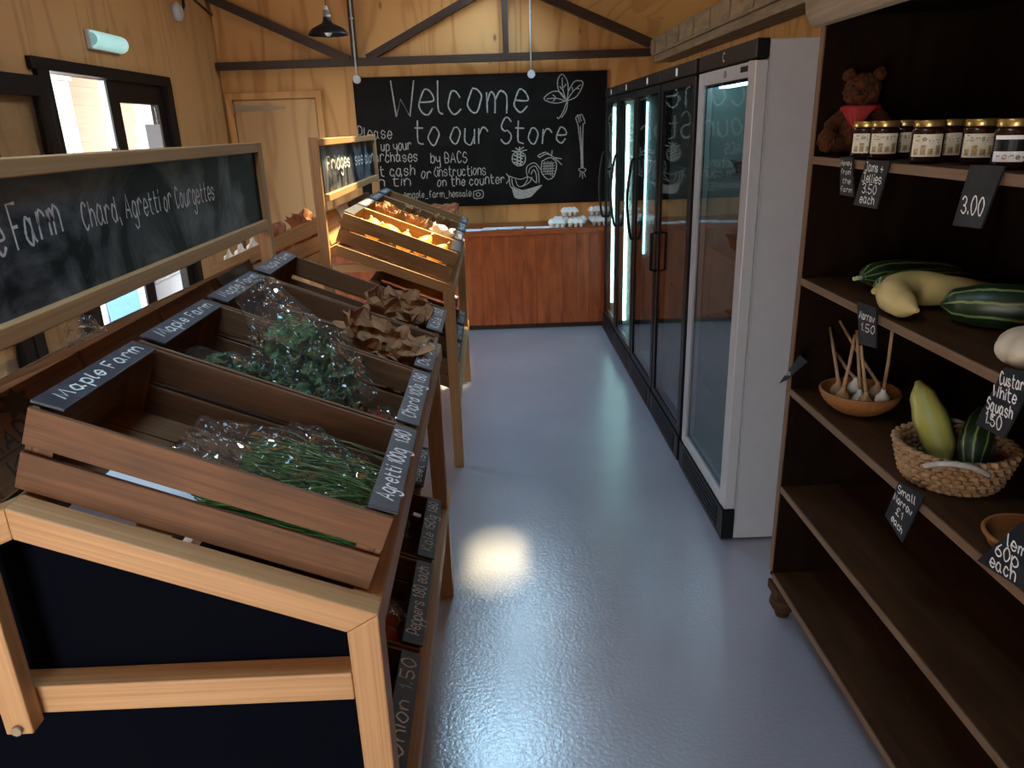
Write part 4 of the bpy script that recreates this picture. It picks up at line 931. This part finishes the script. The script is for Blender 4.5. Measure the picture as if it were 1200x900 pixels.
# ================================================================== COOLERS
def cooler(y0, y1, white, label, light, handle, contents=0, logo=None):
    x0, x1 = .995, 1.60; body_m = M['white'] if white else M['black']
    f = thing('glass_door_cooler', ((x0 + x1) / 2, (y0 + y1) / 2, 0), label, 'cooler', 'glass door coolers along the right wall')
    t = .03; zb, zt = .15, 1.955
    mb = MB(); mb.b2(x0, x1, y0, y0 + t, zb, zt, ); mb.b2(x0, x1, y1 - t, y1, zb, zt); mb.b2(x0, x1, y0 + t, y1 - t, zb, zb + .04); mb.b2(x0, x1, y0 + t, y1 - t, zt - .04, zt)
    if white: mb.b2(x0, x1, y0, y1, 1.955, 2.018); mb.b2(x0, x1, y0, y1, .012, .15)
    mb.build('body', body_m, f, bevel=0.004)
    mb = MB(); mb.b2(x1 - .02, x1 - .001, y0 + t, y1 - t, zb + .04, zt - .04); mb.b2(x0 + .01, x1 - .02, y0 + t, y0 + t + .004, zb + .04, zt - .04); mb.b2(x0 + .01, x1 - .02, y1 - t - .004, y1 - t, zb + .04, zt - .04); mb.b2(x0 + .01, x1 - .02, y0 + t, y1 - t, zb + .04, zb + .045); mb.build('liner', M['white_in'], f)
    mb = MB(); mb.b2(.945, .994, y0, y1, 1.957, 2.022)
    if not white: mb.b2(.995, 1.6, y0, y1, 1.957, 2.018)
    cp = mb.build('canopy', M['black'], f, bevel=0.004)
    mb = MB()
    if white: mb.b2(.94, .994, y0, y1, .012, .148)
    else: mb.b2(.94, 1.6, y0, y1, .012, .148)
    for k in range(5): mb.b2(.936, .94, y0 + .08, y1 - .08, .03 + k * .022, .042 + k * .022)
    mb.build('plinth', M['black'], f)
    # door
    fm = M['white'] if white else M['black']; fw = .075 if white else .055
    mb = MB(); mb.b2(.948, .993, y0 + .004, y0 + .004 + fw, .155, 1.95); mb.b2(.948, .993, y1 - .004 - fw, y1 - .004, .155, 1.95); mb.b2(.948, .993, y0 + .004 + fw, y1 - .004 - fw, 1.95 - fw * .7, 1.95); mb.b2(.948, .993, y0 + .004 + fw, y1 - .004 - fw, .155, .155 + fw * .7)
    dr = mb.build('door', fm, f, bevel=0.003)
    mb = MB(); a, b = y0 + .004 + fw, y1 - .004 - fw; c, e = .155 + fw * .7, 1.95 - fw * .7
    mb.b2(.962, .966, a, a + .012, c, e); mb.b2(.962, .966, b - .012, b, c, e); mb.b2(.962, .966, a + .012, b - .012, c, c + .012); mb.b2(.962, .966, a + .012, b - .012, e - .012, e); mb.build('gasket', M['black'], dr)
    mb = MB(); mb.b2(.955, .960, a, b, c, e); mb.build('pane', M['glass'], dr)
    if handle == 'bow':
        yh = y1 - .03; mb = MB(); mb.tube(smooth_pts([V((.947, yh, 1.00)), V((.92, yh, 1.03)), V((.895, yh, 1.26)), V((.92, yh, 1.50)), V((.947, yh, 1.53))], 6), .010, 8); mb.build('handle', M['black'], dr)
    elif handle == 'bar':
        yh = y1 - .035; mb = MB(); mb.tube([(.947, yh, .92), (.912, yh, .925), (.912, yh, 1.14), (.947, yh, 1.145)], .010, 8); mb.build('handle', M['black'], dr)
    if white:
        mb = MB(); mb.b2(.9455, .9478, y0 + .09, y0 + .17, 1.918, 1.938); mb.build('badge', M['black'], dr)
        mb = MB(); mb.tube([(.9478, (y0 + y1) / 2 - .02, 1.925), (.942, (y0 + y1) / 2 - .02, 1.925)], .013, 14); mb.build('lock', M['grey_metal'], dr)
    mb = MB(); ym = (y0 + y1) / 2; s = .016
    if logo == 'c':
        P = [V((math.cos(t) * s, math.sin(t) * s)) for t in [PI * (.25 + 1.5 * k / 12) for k in range(13)]]
        ribbon(mb, P, .006, lambda p, q: V((.9438, ym - p, 1.99 + q)))
    else:
        mb.poly([(.9438, ym + .02, 1.97), (.9438, ym - .02, 1.97), (.9438, ym - .02, 2.005), (.9438, ym + .02, 2.005)])
    mb.build('emblem', M['chalk'], cp, merge=False)
    # shelves and lights
    for k in range(4):
        z = .50 + .34 * k; mb = MB()
        for j in range(14): mb.b2(1.03, 1.56, y0 + .05 + (y1 - y0 - .10) * j / 13 - .002, y0 + .05 + (y1 - y0 - .10) * j / 13 + .002, z, z + .004)
        for xx in (1.03, 1.3, 1.555): mb.b2(xx, xx + .006, y0 + .045, y1 - .045, z - .006, z)
        mb.build('wire_shelf', M['grey_metal'], f)
    if light == 'side':
        for yy in (y0 + .05, y1 - .05):
            mb = MB(); mb.tube([(1.012, yy, .25), (1.012, yy, 1.88)], .011, 8); mb.build('light_tube', M['tube_light'], f)
    elif light == 'top':
        mb = MB(); mb.b2(1.02, 1.06, y0 + .08, y1 - .08, 1.885, 1.905); mb.build('light_tube', M['tube_soft'], f)
    elif light == 'dim':
        mb = MB(); mb.tube([(1.012, y1 - .05, .9), (1.012, y1 - .05, 1.88)], .007, 8); mb.build('light_tube', M['tube_soft'], f)
    return f
cooler(2.83, 3.60, True, 'white glass door cooler nearest the camera, with a black canopy', 'top', None, logo='c')
cooler(3.65, 4.385, False, 'black glass door cooler next to the white one', None, 'bar')
cooler(4.40, 5.13, False, 'black glass door cooler in the middle of the row, with a bar handle gap', 'dim', 'bow')
cooler(5.145, 5.855, False, 'black cooler second from the counter, lit by bright tubes', 'side', 'bow')
cooler(5.87, 6.50, False, 'narrow black lit cooler at the far end by the counter', 'side', 'bow')
# goods inside
def tray(loc, size, label):
    t = thing('food_tray', loc, label, 'tray', 'black trays in the white cooler', world=False)
    w, d, h = size; mb = MB(); mb.prism([(-w / 2 + .02, 0), (w / 2 - .02, 0), (w / 2, h), (-w / 2, h)], -d / 2, d / 2, V((1, 0, 0))); mb.build('tray', M['black'], t, bevel=.005)
    mb = MB(); mb.b2(-w / 2 - .006, w / 2 + .006, -d / 2 - .006, d / 2 + .006, h, h + .008); mb.build('rim', M['black'], t)
tray((1.25, 3.2, 1.525), (.36, .46, .05), 'black tray on the top shelf of the white cooler'); tray((1.25, 3.2, 1.185), (.36, .46, .06), 'black tray on the second shelf of the white cooler')
tray((1.25, 3.2, .845), (.34, .40, .05), 'black tray on the third shelf of the white cooler')
def bottle(loc, mat, label, grp, s=1.0):
    t = thing('milk_bottle', loc, label, 'bottle', grp, world=False)
    mb = MB(); mb.lathe([(.001, 0), (.036 * s, .002), (.038 * s, .02), (.038 * s, .13 * s), (.030 * s, .16 * s), (.015 * s, .185 * s), (.015 * s, .20 * s)], 16); mb.build('body', mat, t)
    mb = MB(); mb.lathe([(.0175 * s, .198 * s), (.0175 * s, .218 * s), (.001, .219 * s)], 14); mb.build('cap', M['green'], t)
for (y0, y1, nm) in ((5.145, 5.855, 'the bright cooler second from the counter'), (5.87, 6.50, 'the narrow lit cooler by the counter')):
    for k in range(4):
        for j in range(5):
            bottle((1.10 + .12 * (j % 2), y0 + .15 + (y1 - y0 - .30) * j / 4, .506 + .34 * k), M['egg'], 'white bottle on a shelf of ' + nm, 'white bottles in ' + nm)

# ================================================================== OLD SHELF CABINET
CX, CY0, CY1 = .985, .55, 2.372
cb = thing('shelf_cabinet', (1.2, 1.45, 0), 'old dark brown open shelf cabinet in the right foreground', 'cabinet')
for y, nm in ((CY1 - .024, 0), (CY0, 1)):
    mb = MB(); mb.b2(CX, 1.42, y, y + .024, .135, 2.03); mb.build('side_panel', M['cab_shade'], cb, bevel=.002)
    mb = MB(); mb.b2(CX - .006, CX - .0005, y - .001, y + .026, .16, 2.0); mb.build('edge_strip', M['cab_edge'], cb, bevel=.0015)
mb = MB(); mb.b2(1.421, 1.44, CY0, CY1, .135, 2.03, d=V((0, 0, 1))); mb.build('back_panel', M['cab_shade'], cb)
SH = (1.638, 1.262, .882, .513, .155)
for z in SH:
    mb = MB(); mb.b2(CX + .002, 1.42, CY0 + .0245, CY1 - .0245, z - .022, z); mb.build('shelf', M['cab'], cb, bevel=.002)
    mb = MB(); mb.b2(CX - .004, CX + .0015, CY0 + .0265, CY1 - .0265, z - .0225, z + .0005); mb.build('shelf_edge', M['cab_edge'], cb, bevel=.0015)['label'] = 'pale worn front edge of the shelf'
mb = MB(); mb.b2(CX - .01, 1.44, CY0 - .01, CY1 + .005, 2.031, 2.055); mb.build('top', M['cab_shade'], cb)
mb = MB(); mb.prism([(CX - .005, 2.0), (CX - .025, 2.005), (CX - .045, 2.04), (CX - .05, 2.075), (CX - .085, 2.10), (CX - .085, 2.17), (CX - .005, 2.17)], CY0 - .04, CY1 + .03, V((0, 1, 0))); mb.build('cornice', M['grey_wood'], cb, bevel=.002)['label'] = 'weathered grey moulded cornice'
for (fx, fy) in ((CX + .03, CY1 - .07), (1.37, CY1 - .07), (CX + .03, CY0 + .07), (1.37, CY0 + .07)):
    mb = MB(); mb.lathe([(.001, .0005), (.022, .0005), (.026, .012), (.024, .024), (.040, .036), (.050, .056), (.046, .078), (.030, .092), (.030, .098)], 28, (fx, fy, 0)); mb.b2(fx - .045, fx + .045, fy - .045, fy + .045, .098, .1325); mb.build('foot', M['cab'], cb)

# hanging slate tags on the shelf edges
def hang(p_tl, p_tr, p_br, p_bl, lines, label, cap=.02, w=.003, x=CX - .012, hook=True):
    P = [on_x(*p, x) for p in (p_bl, p_br, p_tr, p_tl)]
    cen = sum(P, V()) / 4; t = thing('slate_tag', cen, label, 'label', 'slate tags on the shelf cabinet')
    mb = MB(); A = P; B = [q + V((.004, 0, 0)) for q in P]
    mb.poly(A[::-1]); mb.poly(B)
    for i in range(4): mb.poly([A[i], A[(i + 1) % 4], B[(i + 1) % 4], B[i]])
    mb.build('slate', M['tag_slate'], t)
    bl, br, tr_, tl = P; mb = MB()
    for (s_, u0, u1, v) in lines:
        q = lambda u, v: bl.lerp(br, u).lerp(tl.lerp(tr_, u), v)
        for wd, a, b in split_words(s_):
            mb = MB(); A = q(u0, v); B = q(u1, v); chalk(mb, wd, A.lerp(B, a), A.lerp(B, b), tl - bl, cap, w, (-1, 0, 0), eps=.0009, jit=.12); mb.build('chalk_word', M['chalk'], t, merge=False)
    return t
hang((985, 184), (999, 184), (1000, 231), (984, 228), [('Honey', .08, .9, .78), ('from', .1, .8, .55), ('the', .2, .8, .32), ('Farm', .1, .9, .1)], 'narrow slate tag hanging left of the Jams tag on the top shelf', .014, .0018)
hang((1015, 187), (1043, 189), (1027, 245), (1000, 240), [('Jams +', .1, .85, .76), ('Jellies', .1, .9, .53), ('3.50', .22, .82, .30), ('each', .25, .85, .08)], 'slate tag reading Jams + Jellies 3.50 each on the top shelf edge', .022, .0028)
hang((1137, 193), (1177, 195), (1149, 268), (1116, 264), [('3.00', .18, .9, .22)], 'slate tag reading 3.00 on the top shelf edge below the rightmost jar', .034, .0035)
hang((1004, 353), (1027, 361), (1026, 408), (1007, 403), [('Marrow', .1, .92, .62), ('1.50', .15, .92, .34)], 'slate tag reading 1.50 hanging under the bent yellow squash', .020, .0026)
hang((937, 416), (946, 424), (920, 446), (913, 449), [('Garlic', .12, .9, .3)], 'small tilted slate tag at the left end of the garlic bowl shelf', .014, .002)
hang((1053, 565), (1083, 581), (1057, 636), (1037, 604), [('Small', .12, .85, .76), ('Marrow', .08, .92, .54), ('£1', .35, .65, .32), ('each', .3, .85, .10)], 'slate tag reading Small Marrow 1 pound each below the seagrass basket', .020, .0028)
hang((1177, 430), (1215, 440), (1168 + 8, 514), (1143, 497), [('Custard', .12, 1.0, .74), ('White', .10, .85, .53), ('Squash', .10, .95, .31), ('1.50', .25, .80, .10)], 'slate tag reading Custard White Squash 1.50 under the white squash', .024, .003)
hang((1196, 612), (1262, 660), (1215, 702), (1145, 657), [('Spag', .38, .7, .78), ('lemon', .15, .75, .54), ('60p', .12, .5, .30), ('each', .2, .62, .06)], 'large slate tag reading 60p each at the right edge of the photo', .026, .0035)

# jars on the top shelf
def jar(x, y, label, kind=0, r=.036, h=.098):
    z = SH[0] + .0008
    t = thing('jam_jar', (x, y, z), label, 'jar', 'jars of preserve on the top shelf')
    mb = MB(); mb.lathe([(.001, z), (r * .92, z + .001), (r, z + .008), (r, z + h * .74), (r * .9, z + h * .82), (r * .84, z + h * .84), (r * .84, z + h * .85)], 28, (x, y, 0)); mb.build('glass_body', M['jam'], t)
    mb = MB(); mb.lathe([(r * .93, z + h * .845), (r * .95, z + h * .86), (r * .95, z + h * .98), (r * .90, z + h), (.001, z + h)], 28, (x, y, 0)); mb.build('lid', M['gold'] if kind == 0 else M['gold'], t)
    a0 = math.atan2(-y, -x)
    def lab(mm, za, zb, s0, s1, off):
        def fn(a, b): th = a0 + (s0 + (s1 - s0) * a); return V((x + (r + off) * math.cos(th), y + (r + off) * math.sin(th), za + (zb - za) * b))
        mm.grid(fn, 10, 2, smooth=False); return fn
    mb = MB(); lab(mb, z + .016, z + h * .68, -1.0, 1.0, .0006); lb = mb.build('paper_label', M['cream'] if kind == 0 else M['paper'], t)
    mb = MB()
    if kind == 0: 
        for k in range(4): lab(mb, z + .020, z + .034 + .008 * (k % 2), -.8 + .45 * k, -.5 + .45 * k, .0010)
        mb.build('label_picture', M['picture'], lb, merge=False); mb = MB()
        tx = ['Jelly', 'Blackberry', 'Damson'][int(y * 10) % 3]; fw = lambda u, v: V((x + (r + .0012) * math.cos(a0 + u), y + (r + .0012) * math.sin(a0 + u), v))
    else:
        lab(mb, z + .036, z + h * .60, -1.0, 1.0, .0010); mb.build('dark_band', M['black'], lb, merge=False); mb = MB(); tx = 'Honey'; fw = lambda u, v: V((x + (r + .0012) * math.cos(a0 + u), y + (r + .0012) * math.sin(a0 + u), v))
    xx = 0; tmp = MB(); chalk(tmp, tx, (-.75, 0, z + (.052 if kind == 0 else .022)), (.75, 0, z + (.052 if kind == 0 else .022)), (0, 0, 1), .010, .0016, (0, 1, 0), eps=0)
    for f_ in tmp.f:
        mb.poly([fw(tmp.v[i].x / 1.0, tmp.v[i].z) for i in f_])
    mb.build('lettering', M['ink'], lb, merge=False)
for k, (px, xx, lb, kd) in enumerate(((1014, 1.026, 'leftmost jam jar on the top shelf, nearest the teddy bear', 0), (1036, 1.04, 'jam jar with the full cream label, second from the teddy bear', 0), (1057, 1.115, 'jam jar half behind the second jar from the teddy bear', 0),
                                     (1087, 1.04, 'jam jar left in the middle pair on the top shelf', 0), (1110, 1.11, 'jam jar right in the middle pair on the top shelf', 0), (1148, 1.10, 'jam jar standing alone right of the middle pair', 0), (1188, 1.05, 'jar with the black and white label at the right of the top shelf', 1))):
    p = on_x(px, 165, xx); jar(p.x, p.y, lb, kd)

# teddy bear
tb = thing('teddy_bear', (1.06, 2.25, SH[0]), 'brown teddy bear with a red neckerchief sitting at the left end of the top shelf', 'toy')
bx_, by_ = 1.075, 2.268; bz = SH[0] + .010
fuzz = lambda s: (lambda p, n: p + n * s * (noise.noise(p * 90) + .6 * noise.noise(p * 190)))
Fd = V((-.55, -.83, 0)).normalized(); Sd = V((Fd.y, -Fd.x, 0))
mb = MB(); o_ = V((bx_, by_, bz))
mb.blob(o_ + V((0, 0, .065)), (.052, .050, .066), 40, 26, disp=fuzz(.006))
mb.blob(o_ + Fd * .008 + V((0, 0, .170)), (.050, .048, .048), 40, 26, disp=fuzz(.006))
for s_ in (-1, 1):
    mb.blob(o_ + Sd * .040 * s_ + V((0, 0, .215)), (.018, .018, .018), 20, 14, disp=fuzz(.004))
    mb.tube([o_ + Sd * .045 * s_ + V((0, 0, .105)), o_ + Sd * .072 * s_ + Fd * .02 + V((0, 0, .075)), o_ + Sd * .068 * s_ + Fd * .05 + V((0, 0, .055))], [.022, .023, .018], 14)
    mb.blob(o_ + Sd * .068 * s_ + Fd * .052 + V((0, 0, .054)), (.019, .019, .019), 20, 14, disp=fuzz(.004))
    mb.tube([o_ + Sd * .030 * s_ + V((0, 0, .03)), o_ + Sd * .055 * s_ + Fd * .040 + V((0, 0, .032)), o_ + Sd * .068 * s_ + Fd * .070 + V((0, 0, .034))], [.026, .027, .022], 14)
    mb.blob(o_ + Sd * .070 * s_ + Fd * .076 + V((0, 0, .038)), (.025, .025, .033), 24, 16, disp=fuzz(.005))
mb.blob(o_ + Fd * .050 + V((0, 0, .158)), (.022, .022, .019), 24, 16, disp=fuzz(.003))
mb.build('body', M['fur'], tb, merge=False)
mb = MB(); mb.blob(o_ + Fd * .071 + V((0, 0, .163)), (.007, .008, .006), 12, 8); mb.build('nose', M['black'], tb)
for s_ in (-1, 1):
    mb = MB(); mb.blob(o_ + Fd * .048 + Sd * .020 * s_ + V((0, 0, .182)), (.006, .006, .006), 12, 8); mb.build('eye', M['black'], tb)
mb = MB()
mb.tube([o_ + V((.046 * math.cos(t), .046 * math.sin(t), .124)) for t in [2 * PI * k / 24 for k in range(25)]], .009, 8, flat=1.3)
def scarf(a, b):
    w = (1 - b) * .046 + .002; x = (a - .5) * 2 * w
    return o_ + Fd * (.058 + .006 * math.sin(PI * b) - 4.5 * x * x + .003 * math.sin(a * 14)) + Sd * x + V((0, 0, .128 - .068 * b))
mb.grid(scarf, 10, 8)
mb.build('neckerchief', M['bow'], tb)

# marrows and squashes on the second shelf
z2 = SH[1]
def PZ(px, py, h): p = on_z(px, py, z2 + h); return V((p.x, p.y, z2 + h))
courgette('marrow', [(1.07, 2.13, z2 + .040), (1.14, 2.16, z2 + .042), (1.26, 2.16, z2 + .042), (1.37, 2.14, z2 + .040)], [.012, .036, .041, .039, .02], M['dark_marrow'], 'dark green striped marrow at the left end of the second shelf', stem=True, group='marrows and squashes on the shelves')
courgette('marrow', [(1.045, 1.965, z2 + .040), (1.08, 1.985, z2 + .042), (1.20, 2.03, z2 + .042), (1.35, 2.06, z2 + .038)], [.018, .034, .041, .038, .02], M['mid_marrow'], 'finely striped green marrow lying left of the bent yellow squash', stem=True, group='marrows and squashes on the shelves', stem_mat=M['crook'])
courgette('crookneck_squash', [(1.02, 1.735, z2 + .036), (1.012, 1.80, z2 + .042), (1.03, 1.865, z2 + .050), (1.085, 1.895, z2 + .056), (1.16, 1.88, z2 + .052), (1.26, 1.85, z2 + .042), (1.34, 1.84, z2 + .036)], [.006, .034, .043, .046, .045, .038, .030, .010], M['crook'], 'bent pale yellow squash curling over the second shelf edge', stem=False, group='marrows and squashes on the shelves', ribs=.03)
courgette('marrow', [(1.08, 1.745, z2 + .048), (1.12, 1.72, z2 + .052), (1.20, 1.66, z2 + .056), (1.32, 1.58, z2 + .052), (1.38, 1.53, z2 + .045)], [.005, .040, .052, .055, .05, .02], M['dark_marrow'], 'big dark green striped marrow right of the bent yellow squash', stem=False, group='marrows and squashes on the shelves')
sq = thing('custard_squash', (1.055, 1.36, z2), 'white scalloped custard squash at the right edge of the second shelf', 'vegetable', 'marrows and squashes on the shelves')
mb = MB(); mb.blob((1.058, 1.365, z2 + .046), (.074, .074, .045), 40, 20, disp=lambda p, n: V((p.x * (1 + .07 * math.cos(9 * math.atan2(n.y, n.x))), p.y * (1 + .07 * math.cos(9 * math.atan2(n.y, n.x))), p.z))); mb.build('flesh', M['cream_sq'], sq)
mb = MB(); mb.tube([(1.058, 1.365, z2 + .085), (1.062, 1.365, z2 + .108)], [.012, .009], 8); mb.build('stem', M['stem'], sq)

# wicker bowl of garlic stalks on the third shelf
z3 = SH[2]
bw = thing('wicker_bowl', (1.11, 2.13, z3), 'shallow orange wicker bowl holding garlic with long stalks', 'basket')
bcx, bcy = 1.105, 2.12
mb = MB()
def weave(nst, amp): return lambda p, th: p * 1.0 + V((math.cos(th), math.sin(th), 0)) * amp * math.sin(nst * th) * (1 if int(p.z * 400) % 2 else -1)
prof = [(.001, .002), (.05, .002), (.062, .008)] + [(.062 + .052 * math.sin(PI / 2 * t / 10), .008 + .062 * (t / 10) ** 1.15) for t in range(1, 11)]
mb.lathe([(r, z3 + z) for r, z in prof], 120, (bcx, bcy, 0), disp=weave(30, .0026)); mb.lathe([(r * .96, z3 + z + .003) for r, z in prof], 60, (bcx, bcy, 0)); mb.build('weave', M['wicker'], bw)
mb = MB(); mb.tube([(bcx + .114 * math.cos(t), bcy + .114 * math.sin(t), z3 + .071) for t in [2 * PI * k / 48 for k in range(49)]], .0045, 8); mb.build('rim', M['wicker'], bw)
sticks = [((957, 398), (980, 418), .02), ((972, 383), (980, 425), -.01), ((984, 376), (990, 417), .01), ((1004, 387), (995, 440), .0), ((1002, 392), (978, 438), -.02), ((1009, 405), (1020, 442), -.03), ((1046, 385), (1041, 435), .03), ((1003, 402), (1012, 436), .02)]
spots = [(.066 * math.cos(2 * PI * k / 6 + .3), .066 * math.sin(2 * PI * k / 6 + .3), .056) for k in range(6)] + [(.0, .0, .040)]
for k, (a, b, dx_) in enumerate(sticks[:7]):
    pa = on_x(*a, bcx + dx_ - .01); pb_ = on_x(*b, bcx + dx_)
    sp_ = min(spots, key=lambda t: (t[0] + bcx - pb_.x) ** 2 + (t[1] + bcy - pb_.y) ** 2); spots.remove(sp_)
    q = V((bcx + sp_[0], bcy + sp_[1], z3 + sp_[2])); pa.z = min(pa.z, z2 - .04); pa.y = min(pa.y, 2.325)
    gb = thing('garlic_stalk', q, 'garlic bulb with a long dry stalk standing in the wicker bowl', 'vegetable', 'garlic with stalks in the wicker bowl')
    mb = MB(); mb.lathe([(0.001, -.020), (.016, -.017), (.022, -.004), (.019, .010), (.008, .022), (.006, .034)], 16, q); mb.build('bulb', M['garlic'] if k % 3 == 0 else M['stalk'], gb)
    mb = MB(); mb.tube([q + V((0, 0, .028)), q.lerp(pa, .5) + V((.002, 0, .006)), pa], [.0055, .005, .0045], 8); mb.build('stalk', M['stalk'], gb)
# seagrass basket with marrows
sb = thing('seagrass_basket', (1.10, 1.66, z3), 'round woven seagrass basket with a white rope handle', 'basket')
scx, scy = 1.118, 1.655
mb = MB()
for k in range(8):
    r = .104 + .026 * (k / 7) ** .8; z = z3 + .008 + .0125 * k
    pts = []; rr = []
    for i in range(97):
        th = 2 * PI * i / 96; w = 1 + .05 * math.sin(32 * th + PI * k)
        pts.append((scx + r * w * math.cos(th), scy + r * w * math.sin(th), z)); rr.append(.0068 * (1 + .18 * math.sin(64 * th)))
    mb.tube(pts, rr, 8, caps=False)
mb.lathe([(.001, z3 + .003), (.10, z3 + .003), (.10, z3 + .01), (.001, z3 + .01)], 40, (scx, scy, 0)); mb.build('weave', M['seagrass'], sb, merge=False)
for th0 in (math.atan2(-.95, -.50), math.atan2(.95, .5)):
    pts = []
    for i in range(13):
        t = i / 12; th = th0 + (t - .5) * 1.05; r = .130 + .018 * math.sin(PI * t); pts.append(V((scx + r * math.cos(th), scy + r * math.sin(th), z3 + .072 + .030 * math.sin(PI * t))))
    mb = MB(); mb.tube(smooth_pts(pts, 3), .0065, 10); mb.build('rope_handle', M['rope'], sb)
courgette('marrow', [on_x(1076, 447, 1.10).lerp(V((1.106, 1.655, z3 + .036)), t) for t in (0, .3, .65, 1)], [.008, .031, .040, .036, .012], M['pale_marrow'], 'pale yellow marrow standing up out of the seagrass basket', stem=False, group='marrows and squashes on the shelves', ribs=.08)
courgette('marrow', [(1.22, 1.72, z3 + .155), (1.175, 1.66, z3 + .115), (1.150, 1.625, z3 + .072), (1.140, 1.605, z3 + .045)], [.014, .034, .038, .030, .012], M['dark_marrow'], 'dark green striped marrow leaning in the seagrass basket', stem=False, group='marrows and squashes on the shelves')
# edge of a small basket of lemons at the right
lb_ = thing('wicker_tray', (1.07, 1.24, z3), 'small wicker tray cut off by the right edge of the photo', 'basket')
mb = MB(); prof = [(.001, .002), (.06, .002), (.075, .02), (.085, .045)]
mb.lathe([(r, z3 + z) for r, z in prof], 90, (1.075, 1.30, 0), disp=weave(24, .0015)); mb.lathe([(r * .95, z3 + z + .004) for r, z in prof], 40, (1.075, 1.30, 0)); mb.build('weave', M['wicker'], lb_)
mb = MB(); mb.tube([(1.075 + .086 * math.cos(t), 1.30 + .086 * math.sin(t), z3 + .046) for t in [2 * PI * k / 40 for k in range(41)]], .005, 8); mb.build('rim', M['wicker'], lb_)
bpy.context.view_layer.update()
